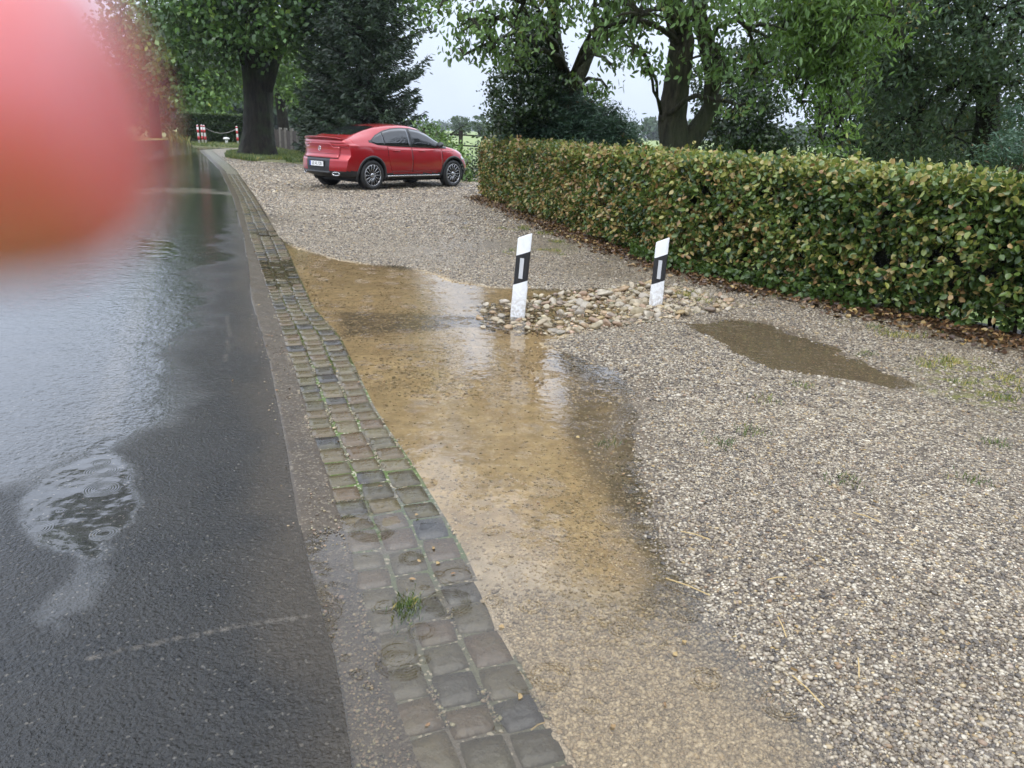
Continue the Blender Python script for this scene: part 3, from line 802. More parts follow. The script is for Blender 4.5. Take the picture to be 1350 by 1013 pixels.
# ------------------------------------------------------------------ river stones heaped round the posts
def stone_mesh(seed):
    random.seed(seed)
    bm = bmesh.new(); bmesh.ops.create_icosphere(bm, subdivisions=3, radius=1)
    ax = [Vector((random.gauss(0, 1), random.gauss(0, 1), random.gauss(0, 1))).normalized() for _ in range(7)]
    lim = [random.uniform(0.50, 0.90) for _ in ax]
    for v in bm.verts:
        p = v.co.copy()
        for a_, l in zip(ax, lim):
            d = p.dot(a_)
            if d > l: p -= a_ * (d - l) * 0.9
        v.co = p
    bmesh.ops.smooth_vert(bm, verts=bm.verts, factor=0.35, use_axis_x=True, use_axis_y=True, use_axis_z=True)
    me = bpy.data.meshes.new("river_stone"); bm.to_mesh(me); bm.free()
    me.polygons.foreach_set("use_smooth", np.ones(len(me.polygons), dtype=bool))
    return me
SM = []
scol = [(0.46, 0.37, 0.24), (0.48, 0.34, 0.15), (0.54, 0.48, 0.38), (0.22, 0.16, 0.13), (0.30, 0.27, 0.23), (0.46, 0.30, 0.16), (0.55, 0.47, 0.33), (0.36, 0.22, 0.14), (0.48, 0.43, 0.36), (0.40, 0.33, 0.20)]
for k, c in enumerate(scol):
    t = NT("river_stone_%s" % ["sand", "ochre", "cream", "umber", "slate", "tan", "buff", "russet", "ash", "olive"][k])
    n = t.noise(18, 6)
    c = tuple(.80 * (.7 * c[j] + .3 * (0.42, 0.32, 0.19)[j]) for j in range(3))
    t.set(Base_Color=t.mix(t.rng(n, 0.3, 0.75), c, tuple(q * 0.5 for q in c)), Roughness=0.4, Normal=t.bump(t.noise(60, 4), 0.003))
    me = stone_mesh(100 + k); me.materials.append(t.m); SM.append(me)
random.seed(11)
placed = []
mn = P_stones.min(0); mx_ = P_stones.max(0)
tries = 0
while len(placed) < 298 and tries < 60000:
    tries += 1
    x = random.uniform(mn[0], mx_[0]); y = random.uniform(mn[1], mx_[1])
    s = float(sdist(np.array([x]), np.array([y]), P_stones)[0])
    if s < -0.02: continue
    if random.random() > 0.5 + 0.5 * min(1, max(0, (x + 0.1) / 0.6)): continue
    r_ = random.uniform(0.022, 0.044) * (1.5 if random.random() < .12 else 1)
    if any(math.hypot(x - p[0], y - p[1]) < (r_ + p[2]) * 0.60 for p in placed): continue
    if any(math.hypot(x - P[0], y - P[1]) < r_ + 0.05 for P in POST): continue
    placed.append((x, y, r_))
for i, (x, y, r_) in enumerate(placed):
    o = bpy.data.objects.new("river_stone", SM[random.choice([0, 0, 1, 2, 2, 3, 4, 5, 6, 6, 7, 8, 9])])
    COL.objects.link(o)
    o.location = (x, y, float(ground_h(np.array([x]), np.array([y]))[0]) + r_ * random.uniform(0.1, 0.75))
    o.rotation_euler = (random.uniform(-.6, .6), random.uniform(-.6, .6), random.uniform(0, 6.28))
    o.scale = (r_ * random.uniform(1.05, 1.6), r_ * random.uniform(.8, 1.05), r_ * random.uniform(.5, .8))
    tag(o, "rounded wet river stone in the heap between the two marker posts", "stone", "river stones heaped around the marker posts")

# ------------------------------------------------------------------ marker posts
tw = NT("white_plastic")
sz_ = tw.node("ShaderNodeSeparateXYZ"); tw.l.new(tw.obj(), sz_.inputs[0])
dirt = tw.math('MULTIPLY', tw.rng(sz_.outputs[2], 0.02, 0.30, 1, 0), tw.rng(tw.noise(45, 5), .38, .62), clamp=True)
dirt = tw.math('ADD', tw.math('MULTIPLY', dirt, .6), tw.math('MULTIPLY', tw.rng(tw.noise(14, 6), .5, .75), .16), clamp=True)
tw.set(Base_Color=tw.mix(dirt, (0.78, 0.79, 0.80), (0.30, 0.24, 0.16)), Roughness=.35)
M_white = tw.m
M_black = plain("black_plastic", (0.018, 0.018, 0.02), 0.35)
M_refl = plain("reflector_silver", (0.62, 0.63, 0.65), 0.22, metal=0.3, nscale=300, namt=0.15)
def marker_post(loc, yaw, leanx, leany, h, label):
    r = empty("marker_post", (loc[0], loc[1], 0.0)); r.rotation_euler = (leany, leanx, yaw)
    tag(r, label, "marker post", "white marker posts in the gravel")
    # hollow rounded-triangle section, widest face towards the traffic
    sec = [(-0.060, 0.0), (-0.056, -0.012), (-0.04, -0.020), (0.0, -0.024), (0.04, -0.020), (0.056, -0.012), (0.060, 0.0), (0.050, 0.018), (0.030, 0.045), (0.0, 0.062), (-0.030, 0.045), (-0.050, 0.018)]
    def top(x, y): return h - 0.035 + x * 0.45 - y * 0.15
    def ring(zf, k=1.0): return [(x * k, y * k, zf(x * k, y * k)) for x, y in sec]
    n = len(sec)
    def loft(name, rings, mat, parent, caps=True):
        mb = MB(); V = [p for rg in rings for p in rg]
        F = [list(f) for f in grid_faces(len(rings), n, wrap=True)]
        if caps: F += [list(range(n))[::-1], [(len(rings) - 1) * n + k for k in range(n)]]
        mb.add(V, F); return mb.build(name, mat, parent)
    loft("post_body", [ring(lambda x, y: -0.12), ring(lambda x, y: h * 0.5), ring(lambda x, y: top(x, y) - 0.006), ring(lambda x, y: top(x, y), 0.93)], M_white, r)
    b0, b1 = h - 0.435, h - 0.185
    o = loft("black_band", [ring(lambda x, y: b0 + x * 0.42, 1.02), ring(lambda x, y: b1 + x * 0.42, 1.02)], M_black, r)
    mb = MB(); mb.box((0, -0.0275, (b0 + b1) / 2), (0.034, 0.006, 0.175)); mb.build("reflector", M_refl, o)
    mb = MB()
    for s in (-1, 1): mb.box((s * 0.052, 0.006, (b0 - 0.12) / 2 - 0.02), (0.020, 0.030, b0 + 0.10))
    mb.build("edge_rib", M_white, r)
marker_post(POST[0], R(-12), R(3.2), 0, 0.74, "taller leaning white marker post standing at the edge of the flood water")
marker_post(POST[1], R(-10), R(1.0), 0, 0.66, "upright white marker post in the stone heap, nearer the hedge")

# ------------------------------------------------------------------ foliage generators
def rand_unit(r, n):
    v = r.normal(size=(n, 3)); return v / np.linalg.norm(v, axis=1, keepdims=True)

def leaves(name, C, L, W, mat, parent, tint, seed=0, down=0.0, six=False, outward=None, flat=0.0, curl=0.15):
    """C (n,3) leaf centres; L,W length and width (n or scalar)"""
    r = np.random.default_rng(seed); n = len(C)
    L = np.broadcast_to(L, n) * r.uniform(.7, 1.25, n); W = np.broadcast_to(W, n) * r.uniform(.75, 1.2, n)
    a = rand_unit(r, n); a[:, 2] -= down
    if outward is not None: a = a * 0.7 + outward
    a[:, 2] *= (1 - flat)
    a /= np.linalg.norm(a, axis=1, keepdims=True) + 1e-9
    q = rand_unit(r, n); b = np.cross(a, q)
    if flat: b[:, 2] *= (1 - flat)
    b /= np.linalg.norm(b, axis=1, keepdims=True) + 1e-9
    nn = np.cross(a, b)
    a = a * (L / 2)[:, None]; b = b * (W / 2)[:, None]; f = nn * (W * curl)[:, None]
    if six:
        V = np.stack([C - a, C - a * .35 + b + f, C + a * .35 + b * .9 + f, C + a - f * .6, C + a * .35 - b * .9 + f, C - a * .35 - b + f], 1)
        k = 6
        base = (np.arange(n) * 6)[:, None]
        F = np.concatenate([base + np.array([[0, 1, 2, 3]]), base + np.array([[0, 3, 4, 5]])], 0)
    else:
        V = np.stack([C - a, C + b + f, C + a, C - b + f], 1); k = 4
        F = (np.arange(n) * 4)[:, None] + np.array([[0, 1, 2, 3]])
    return fast(name, V.reshape(-1, 3), F, mat, parent, smooth=False, attrs=dict(tint=np.repeat(np.clip(tint, 0, 1), k)))

def clump_points(blobs, dens, sig, per, seed, shell=0.55, tint_sd=0.2, zlift=0.25):
    """blobs: (center, (rx,ry,rz)); dens clumps per unit of surface; returns points, tints, clump centres"""
    r = np.random.default_rng(seed); P = []; T = []; CC = []
    for c, rad in blobs:
        c = np.array(c); rad = np.array(rad if hasattr(rad, '__len__') else (rad,) * 3)
        area = 4 * math.pi * ((rad[0] * rad[1]) ** 1.6 + (rad[0] * rad[2]) ** 1.6 + (rad[1] * rad[2]) ** 1.6) ** (1 / 1.6) / 3 ** (1 / 1.6)
        m = max(3, int(area * dens))
        d = rand_unit(r, m); rr = shell + (1.06 - shell) * r.random(m) ** 0.7
        cc = c + d * rad * rr[:, None]
        ct = 0.42 + r.normal(0, tint_sd, m) + zlift * 0.5 * d[:, 2] * 0
        k = r.poisson(per, m).clip(2)
        idx = np.repeat(np.arange(m), k)
        s = sig * r.uniform(.6, 1.3, m)[idx][:, None]
        off = r.normal(0, 1, (len(idx), 3)) * s * np.array([1, 1, .6])
        P.append(cc[idx] + off); T.append(ct[idx] + r.normal(0, 0.13, len(idx))); CC.append(cc)
    return np.concatenate(P), np.concatenate(T), CC

def limb(mb, a, b, r0, r1, seed, seg=7, sag=0.0, n=6):
    random.seed(seed)
    a = Vector(a); b = Vector(b); L = (b - a).length
    pts = []; rad = []
    for i in range(n + 1):
        t_ = i / n
        p = a.lerp(b, t_) + Vector((random.uniform(-1, 1), random.uniform(-1, 1), random.uniform(-1, 1))) * L * 0.035 * math.sin(math.pi * t_)
        p.z += L * 0.12 * math.sin(math.pi * t_) * (1 - sag)
        pts.append(p); rad.append(r0 + (r1 - r0) * t_)
    mb.tube(pts, rad, seg, 0.05)

def tree(name, label, base, trunks, blobs, lmat, bmat, leaf=(0.16, 0.10), dens=1.6, sig=0.35, per=26, seed=1, down=0.3, cat="tree", group=None, six=False, limbs=True, shell=0.55, trough=0.08, limb_r=0.12, tint_sd=0.2):
    base = Vector(base)
    r = empty(name, base); tag(r, label, cat, group)
    mb = MB()
    ends = []
    for path, rad in trunks:
        # densify
        pp = [Vector(p) - base for p in path]; dp = []; dr = []
        for i in range(len(pp) - 1):
            for k in range(6):
                f = k / 6; dp.append(pp[i].lerp(pp[i + 1], f)); dr.append(rad[i] + (rad[i + 1] - rad[i]) * f)
        dp.append(pp[-1]); dr.append(rad[-1])
        mb.tube(dp, dr, 18, trough)
        ends += [(dp[i], dr[i]) for i in range(len(dp) // 2, len(dp))]
    bl = [((np.array(c) - np.array(base)), rd) for c, rd in blobs]
    P, T, CC = clump_points(bl, dens, sig, per, seed, shell, tint_sd)
    if limbs:
        for i, (c, rd) in enumerate(bl):
            cv = Vector(c)
            s_, rr = min(ends, key=lambda e_: (e_[0] - cv).length + max(0, e_[0].z - cv.z) * 2)
            limb(mb, s_, cv, min(rr * .6, limb_r), 0.02, seed * 31 + i)
            for q in CC[i][::max(1, len(CC[i]) // 5)]:
                limb(mb, cv, Vector(q), 0.03, 0.008, seed + i, seg=4, n=3)
    mb.build("trunk", bmat, r, smooth=True)
    leaves("crown", P, leaf[0], leaf[1], lmat, r, T, seed, down, six)
    return r

def B(px, py, Y, r_): return (tuple(at(px, py, Y)), r_)

# 1 big old lime left of the car
Y1 = 36.4
b1 = at(343, 206, Y1); b1.z = 0
big = [B(250, 20, 35, (1.7, 1.8, 2.0)), B(285, -10, 35, (2, 2, 1.6)), B(330, 15, 33.5, (2.2, 1.5, 1.7)), B(395, 10, 34, (2.2, 1.8, 1.8)), B(300, 50, 35, (1.3, 1.3, 1.1)), B(258, 60, 36, (0.9, 1, 1.1)), B(380, 55, 35, (1.5, 1.3, 1.3)), B(440, 30, 35, (2.2, 1.8, 2.0)), B(500, 15, 34.5, (2.0, 1.8, 1.7)),
       B(270, -90, 36, (3.2, 3, 3)), B(350, -100, 34, (3.6, 3, 3)), B(440, -90, 35, (3.6, 3, 3)), B(520, -70, 36, (2.8, 3, 2.6)), B(310, -210, 36, (3.8, 3.5, 3.4)), B(420, -220, 36, (4.2, 3.5, 3.6)), B(360, -320, 36, (3.5, 3.4, 3.2)), B(500, -190, 37, (2.8, 3, 3))]
big += [((-15.5, 36, 18.5), (4.6, 4.2, 3.4)), ((-19.5, 35, 19.0), (3.0, 3.2, 2.6)), ((-14.5, 36, 24), (4.8, 4.2, 3.4)), ((-18, 35, 25), (3.6, 4.2, 3.4)), ((-17, 36, 29.5), (4.2, 4, 3))]
tree("lime_tree", "massive old tree with a thick ridged trunk beside the road, left of the red car", b1,
     [([at(341, 209, Y1) - Vector((0, 0, .1)), at(341, 200, Y1), at(341, 175, Y1), at(340, 130, Y1), at(338, 90, Y1), at(336, 60, Y1), at(322, 5, Y1), at(318, -90, Y1)], [1.15, 0.86, 0.68, 0.62, 0.64, 0.74, 0.48, 0.3]),
      ([at(350, 120, Y1 - .15), at(355, 85, Y1 - .2), at(366, 55, Y1), at(385, 10, Y1), at(410, -80, Y1)], [0.3, 0.42, 0.40, 0.33, 0.2])],
     big, M_lime, M_bark, leaf=(0.26, 0.18), dens=1.15, sig=0.48, per=26, seed=21, down=0.4, trough=0.06, limb_r=0.3, tint_sd=0.24)

# lighter trees down the road behind the lime
lt = [((-30.0, 66), [(268, 60, 64, 3.5), (240, 90, 66, 3.6), (285, 110, 66, 2.4), (262, 135, 62, 1.8), (225, 60, 66, 3.0), (240, 20, 66, 3.0), (300, 60, 67, 3.0)], "first roadside tree beyond the old tree, pale green drooping to the clipped hedge"),
      ((-37.0, 72), [(190, 70, 70, 3.2), (195, 115, 72, 2.8), (170, 40, 70, 3.0), (205, 150, 70, 2.2)], "middle roadside tree, dark and half hidden by the blurred fingertip"),
      ((-42, 62), [(90, 110, 60, 2.6), (60, 135, 62, 2.4), (110, 145, 60, 1.8), (30, 120, 60, 2.4)], "nearest roadside tree on the far side of the road, behind the blurred fingertip"),
      ((-26.0, 80), [(330, 105, 80, 3.2), (345, 60, 80, 3.5), (375, 90, 78, 3.4), (385, 115, 76, 2.2), (318, 70, 80, 2.6)], "yellowish green tree seen on both sides of the thick old trunk")]
for i, (bp, bl, lab) in enumerate(lt):
    bb = Vector((bp[0], bp[1], -0.1))
    cx = np.mean([at(q[0], q[1], q[2])[0] for q in bl]) * .5 + bb.x * .5
    tree("roadside_tree", lab, bb, [([bb, bb + Vector((0.1, 0, 3)), Vector((cx, bb.y, 5.5)), Vector((cx, bb.y, 7.5))], [0.45, 0.36, 0.28, 0.1])],
         [B(q[0], q[1], q[2], (q[3], q[3], q[3] * .8)) for q in bl], M_mid if i in (0, 3) else M_lime, M_bark, leaf=(0.42, 0.28), dens=0.75, sig=0.6, per=22, seed=40 + i, group="trees lining the road in the distance", limb_r=0.15)
# slim leaning trunk with pale foliage behind the boundary fence
bb = at(375, 172, 58); bb.z = -0.1
tree("garden_tree", "slim leaning tree with yellow green leaves behind the board fence", bb,
     [([bb, at(372, 150, 58), at(368, 125, 58), at(362, 95, 58)], [0.42, 0.36, 0.3, 0.15])],
     [B(385, 110, 56, (1.4, 1.4, 1.3)), B(378, 75, 56, (1.7, 1.5, 1.5)), B(395, 138, 56, (1.0, 1, .8)), B(362, 100, 57, (1.0, 1, 1))], M_mid, M_bark, leaf=(0.28, 0.2), dens=1.5, sig=0.4, per=20, seed=55)

# 2 dark conifer behind the car
def conifer(name, label, base, height, len_bot, seed, droop=0.25, n_br=120, side=None, leaf=(0.22, 0.05), per=95, mat=M_conif, tr=0.22, zmin=0.3, cat="conifer"):
    r = np.random.default_rng(seed); random.seed(seed)
    root = empty(name, base); tag(root, label, cat)
    mb = MB(); mb.tube([(0, 0, -.1), (0, 0, height * .5), (0.05, 0, height)], [tr, tr * .7, 0.03], 10, 0.05)
    P = []; O = []; T = []
    for i in range(n_br):
        f = (i + r.random()) / n_br; z = zmin + (height - zmin) * f
        az = r.uniform(0, 2 * math.pi)
        L = len_bot * (1 - f) ** 0.75 * r.uniform(.65, 1.12) + 0.25
        if side is not None: L *= side(az, f)
        d = Vector((math.cos(az), math.sin(az), 0)); pts = []
        for k in range(7):
            u_ = k / 6
            pts.append(Vector((0, 0, z)) + d * (L * u_) + Vector((0, 0, L * (0.30 * u_ - droop * 1.5 * u_ * (1 - u_) - droop * .2))))
        mb.tube(pts, [0.05 * (1 - .85 * k / 6) * (L / len_bot + .3) for k in range(7)], 4, 0)
        tb = r.normal(0, .15)
        m = int(per * L / 2)
        u_ = r.random(m) ** .7; seg = np.clip((u_ * 6).astype(int), 0, 5); fr = u_ * 6 - seg
        A = np.array([p[:] for p in pts]); c = A[seg] * (1 - fr)[:, None] + A[seg + 1] * fr[:, None]
        wd = 0.32 * L * (1 - u_ * .75) * .55
        perp = np.array([-d.y, d.x, 0.0])
        off = r.normal(0, 1, m) * wd
        c = c + perp * off[:, None] + np.stack([np.zeros(m), np.zeros(m), -np.abs(r.normal(0, .1, m)) - np.abs(off) * .25], -1)
        P.append(c); T.append(0.45 + tb + r.normal(0, .15, m))
        o = np.tile(np.array(d[:]), (m, 1)) * 0.9 + perp * np.sign(off)[:, None] * .6 + np.array([0, 0, -.25]); O.append(o)
    mb.build("trunk", M_bark, root, smooth=True)
    leaves("needles", np.concatenate(P), leaf[0], leaf[1], mat, root, np.concatenate(T), seed, outward=np.concatenate(O))
    return root
bb = at(490, 215, 31); bb.z = -.05
conifer("yew_tree", "dark spreading conifer directly behind the red car, ragged branches reaching right", bb, 8.2, 2.8, 61, n_br=270, side=lambda az, f: 1.0 + (0.35 if random.random() < .12 else -.1) * math.cos(az), leaf=(0.24, 0.06), per=150, zmin=0.2)
bb = at(446, 208, 33); bb.z = -.05
conifer("spruce_tree", "narrow dark conifer against the left flank of the spreading one", bb, 10.5, 1.7, 62, n_br=240, leaf=(0.24, 0.06), per=150)

# 3 forked cherry with ivy, middle
YC = 17.0
b3 = at(728, 215, YC); b3.z = 0
chb = [(628, 35, 12.5, .42), (612, 72, 12.6, .2), (655, 25, 13, .8), (690, 5, 13, .9), (740, 0, 13, .6), (795, 8, 13, .6), (800, 55, 13.2, .28), (815, 40, 13.5, .5), (650, 60, 13, .45), (680, 80, 14, .35), (835, 20, 13, .6), (845, 70, 13, .3), (585, 2, 12.5, .28), (770, 120, 15, .4), (800, 115, 15.2, .22), (805, 85, 14.6, .25),
       (650, -50, 13, .8), (740, -60, 13, .9), (820, -50, 13, .8), (690, -150, 15, 1.1), (800, -140, 15, 1.0)]
tree("cherry_tree", "forked cherry tree with drooping leaves, its left stem wrapped in ivy, behind the hedge", b3,
     [([b3, at(742, 170, YC), at(750, 125, YC), at(751, 106, YC)], [0.36, 0.28, 0.24, 0.2]),
      ([at(749, 118, YC), at(737, 85, YC), at(733, 50, YC), at(729, 0, YC), at(722, -90, YC)], [0.17, 0.14, 0.115, 0.10, 0.06]),
      ([at(751, 116, YC), at(764, 95, YC), at(776, 70, YC), at(786, 50, YC), at(810, 42, YC), at(835, 0, YC)], [0.19, 0.165, 0.14, 0.125, 0.07, 0.05])],
     [B(a, b, c, (d, d, d * .8)) for a, b, c, d in chb], M_cherry, M_bark2, leaf=(0.115, 0.046), dens=3.2, sig=0.15, per=20, seed=71, down=1.0, six=True, limb_r=0.05, trough=0.05, shell=.2)
iv = [B(688, 60, 16.8, (0.46, 0.55, 0.55)), B(700, 95, 16.8, (0.55, 0.55, 0.61)), B(675, 115, 16.6, (0.53, 0.55, 0.50)), B(690, 145, 16.6, (0.61, 0.55, 0.50)), B(672, 160, 16.6, (0.39, 0.55, 0.39)), B(718, 70, 16.8, (0.33, 0.44, 0.55)), B(706, 130, 16.6, (0.50, 0.55, 0.55)), B(700, 35, 16.9, (0.33, 0.44, 0.39)), B(722, 105, 16.7, (0.31, 0.33, 0.55))]
P, T, _ = clump_points([(c, r_) for c, r_ in iv], 14, 0.11, 26, 73, 0.5)
o = empty("ivy_plant", b3 + Vector((-0.6, -.2, 0))); tag(o, "dense dark ivy climbing the left stem of the forked cherry tree", "ivy")
loc = np.array(o.location[:])
leaves("foliage", P - loc, 0.075, 0.06, M_ivy, o, T, 74, 0.5)
mb = MB()
for q, (px_, py_) in enumerate([(690, 60), (705, 40), (675, 115)]): limb(mb, Vector((0.1 * q, 0, 0)), at(px_, py_, 16.8) - o.location, 0.04, 0.015, 80 + q, n=8)
mb.build("stem", M_bark2, o, smooth=True)

def bush(name, label, blobs, mat, leaf, dens, sig, per, seed, down=.2, cat="shrub", flat=0.0, six=False, group=None, tint_sd=.2):
    c = np.mean([np.array(b_[0]) for b_ in blobs], 0); base = Vector((c[0], c[1], -0.02))
    r = empty(name, base); tag(r, label, cat, group)
    bl = [(np.array(b_[0]) - np.array(base[:]), b_[1]) for b_ in blobs]
    P, T, CC = clump_points(bl, dens, sig, per, seed, .35, tint_sd)
    keep = P[:, 2] > 0.02; P = P[keep]; T = T[keep]
    mb = MB()
    for i, cc in enumerate(CC):
        for q in cc[::max(1, len(cc) // 6)]:
            limb(mb, (0.05 * math.sin(i), 0.05 * math.cos(i), 0), Vector(q), 0.035, 0.006, seed + i, seg=4, n=4)
    mb.build("stems", M_twig, r, smooth=True)
    leaves("foliage", P, leaf[0], leaf[1], mat, r, T, seed, down, six, flat=flat)
    return r
bush("juniper_bush", "blue green spreading juniper with feathery tips in front of the forked tree",
     [B(735, 125, 17.1, (0.55, 0.61, 0.30)), B(750, 145, 17.1, (0.92, 0.73, 0.34)), B(775, 165, 17.1, (0.98, 0.73, 0.37)), B(800, 178, 17.1, (0.67, 0.61, 0.27)), B(735, 165, 17.1, (0.98, 0.73, 0.43)), B(700, 178, 17.1, (0.73, 0.61, 0.37)), B(760, 190, 17.1, (1.22, 0.73, 0.37)), B(818, 188, 17.1, (0.37, 0.49, 0.15))],
     M_junip, (0.125, 0.026), 20, 0.115, 55, 81, 0.0, "bush", flat=0.45)
bush("laurel_bush", "dark leafy bush at the far end of the hedge, beside the juniper",
     [B(655, 182, 19, (.35, .5, .3)), B(650, 205, 19.5, (.4, .5, .5)), B(668, 172, 19, (.35, .5, .3)), B(634, 215, 21, (.2, .4, .35)), B(690, 190, 18, (.6, .6, .4))],
     M_ivy, (0.10, 0.05), 12, 0.14, 26, 83, .3)
bush("weed_clump", "pale green leafy weeds between the car's nose and the dark bush", [B(612, 218, 25, (.25, .4, .3)), B(618, 232, 24.5, (.25, .3, .25)), B(604, 205, 26, (.3, .4, .2))], M_mid, (0.14, 0.06), 10, 0.13, 18, 85)
bush("roadside_shrub", "mid green shrub growing behind the bonnet of the red car", [B(578, 190, 28, (.5, .5, .4)), B(560, 180, 28.5, (.6, .6, .5)), B(594, 200, 27, (.3, .4, .3))], M_mid, (0.14, 0.08), 6, 0.2, 22, 86)

# 4 twin trunk cherry, centre right
YT = 13.2
b4 = at(800 + 78, 222, YT); b4.z = 0
ctb = [(800, 35, 11.5, .35), (835, 60, 11.2, .28), (845, 20, 11, .42), (890, 5, 13.9, .5), (925, 20, 11.2, .4), (945, 75, 11.5, .45), (960, 110, 11.6, .45), (985, 40, 11.5, .6), (975, 140, 11.8, .3), (850, 95, 11.6, .22), (1000, 90, 11.8, .4),
       (830, -60, 11, 1.1), (900, -80, 11, 1.2), (980, -60, 11, 1.1), (870, -190, 12.5, 1.6), (980, -190, 12.5, 1.6), (930, -300, 13, 1.6)]
tree("cherry_tree", "twin stemmed cherry tree with a knot on its left trunk, right of the forked tree", b4,
     [([Vector((b4.x, b4.y, -.05)), at(889, 192, YT), at(887, 155, YT), at(893, 105, YT), at(899, 55, YT), at(893, 30, YT), at(886, 0, YT), at(880, -90, YT)], [0.36, 0.25, 0.22, 0.205, 0.19, 0.17, 0.16, 0.10]),
      ([at(893, 210, YT + .05), at(908, 188, YT), at(924, 165, YT), at(939, 140, YT), at(940, 100, YT), at(930, 50, YT), at(918, 10, YT), at(905, -60, YT)], [0.22, 0.17, 0.15, 0.14, 0.135, 0.13, 0.12, 0.08]),
      ([at(886, 158, YT), at(878, 156, YT - .05), at(873, 153, YT - .08), at(871, 151, YT - .08)], [0.12, 0.10, 0.09, 0.04])],
     [B(a, b, c, (d, d, d * .85)) for a, b, c, d in ctb], M_cherry, M_bark2, leaf=(0.11, 0.042), dens=3.6, sig=0.14, per=20, seed=91, down=1.0, six=True, limb_r=0.05, trough=0.07, shell=.4)
# dark holly behind the twin trunks
bush("holly_bush", "dark bush behind the right stem of the twin stemmed cherry, brown leaves at its edge",
     [B(985, 165, 17, (.8, .7, .7)), B(965, 190, 17, (.9, .7, .6)), B(1005, 195, 17, (.9, .7, .6)), B(1000, 130, 17.5, (.7, .6, .7)), B(960, 145, 17.5, (.6, .6, .6)), B(1020, 200, 16.5, (.35, .5, .3)), B(940, 110, 18, (.6, .6, .6)), B(1005, 90, 18, (.8, .6, .7))], M_ivy, (0.10, 0.06), 9, 0.16, 24, 95, tint_sd=.25)
# 5 bright drooping ash right
Y5 = 12.5
b5 = at(1215, 205, 19); b5.z = 0
ab = [(1080, 20, 12, .7), (1110, 60, 12, .6), (1130, 25, 12, .6), (1150, 50, 12, .35), (1085, 90, 12, .5), (1110, 115, 12, .4), (1095, 150, 12, .35), (1080, 175, 12, .25), (1060, 60, 12.2, .5), (1040, 20, 12.2, .6), (1045, 110, 12.2, .3), (1125, 90, 12, .35), (1112, 182, 12, .18), (1055, 135, 12.3, .25), (1070, -50, 12, 1.1), (1140, -60, 12, 1.1), (1100, -160, 12.5, 1.5), (1200, -140, 13, 1.4)]
tree("ash_tree", "bright green tree whose long leafy branches hang down to the hedge, right of centre", b5,
     [([b5, at(1212, 120, 19), at(1170, 10, 15), at(1100, -80, 12.6)], [0.13, 0.11, 0.09, 0.06]),
      ([at(1085, 165, 12.4), at(1082, 90, 12.5), at(1090, 10, 12.6), at(1100, -60, 12.6)], [0.02, 0.03, 0.045, 0.06])],
     [B(a, b, c, (d, d, d)) for a, b, c, d in ab], M_bright, M_bark2, leaf=(0.105, 0.032), dens=5.5, sig=0.13, per=24, seed=101, down=0.9, six=True, limb_r=0.035, shell=.3)
# 6 dark big tree(s) right
b6 = at(1305, 200, 18); b6.z = 0
db = [(1180, 40, 17, 1.3), (1240, 20, 17, 1.4), (1300, 30, 16.5, 1.4), (1370, 30, 16, 1.5), (1160, 110, 17.5, 1.0), (1200, 160, 18, 1.1), (1250, 180, 18, 1.1), (1160, 190, 18, .8), (1290, 190, 18.5, .8), (1240, 100, 18, .9), (1340, 110, 17, .8), (1370, 160, 17, .7), (1190, 80, 18, 1.1), (1400, 90, 16, 1.2), (1120, 150, 19, .8),
      (1180, -70, 17, 1.8), (1280, -80, 17, 1.9), (1390, -70, 17, 1.9), (1220, -200, 18, 2.2), (1350, -220, 18, 2.4), (1290, 60, 18.5, 1.0)]
tree("dark_tree", "large dark green tree with drooping boughs behind the right end of the hedge", b6,
     [([b6, at(1303, 150, 18), at(1300, 100, 18), at(1290, 40, 18), at(1280, -60, 18)], [0.30, 0.24, 0.22, 0.18, 0.1]),
      ([at(1300, 110, 18), at(1325, 60, 18), at(1350, 10, 17.8)], [0.15, 0.12, 0.08])],
     [B(a, b, c, (d, d, d * .8)) for a, b, c, d in db], M_conif if False else M_rust, M_bark, leaf=(0.13, 0.05), dens=3.2, sig=0.26, per=34, seed=111, down=0.5, limb_r=0.08)
tree("dark_tree", "second dark tree filling the gap behind the bright drooping branches", at(1160, 200, 22) * 1.0 - Vector((0, 0, at(1160, 200, 22).z)),
     [([Vector((at(1160, 200, 22).x, 22, 0)), at(1160, 150, 22), at(1155, 60, 22), at(1150, -40, 22)], [0.3, 0.24, 0.2, 0.1])],
     [B(a, b, 22, (d, d, d)) for a, b, d in [(1150, 60, 1.6), (1190, 190, 1.4), (1240, 195, 1.3), (1130, 120, 1.3), (1220, 140, 1.4), (1160, 170, 1.3), (1090, 190, 0.8), (1110, 60, 1.3), (1060, 30, 1.2), (1030, 75, 1.0), (1290, 205, 1.0), (1175, -30, 1.8), (1070, -40, 1.6), (1270, 150, 1.2)]], M_ivy, M_bark, leaf=(0.16, 0.09), dens=2.4, sig=0.28, per=28, seed=115, limb_r=.1)
bush("conifer_bush", "small grey green conifer bush at the right edge behind the hedge", [B(1345, 195, 14, (.5, .5, .35)), B(1325, 205, 14, (.4, .4, .25)), B(1350, 165, 15, (.3, .4, .4))], M_junip, (0.11, 0.025), 14, .12, 40, 117, flat=.3)

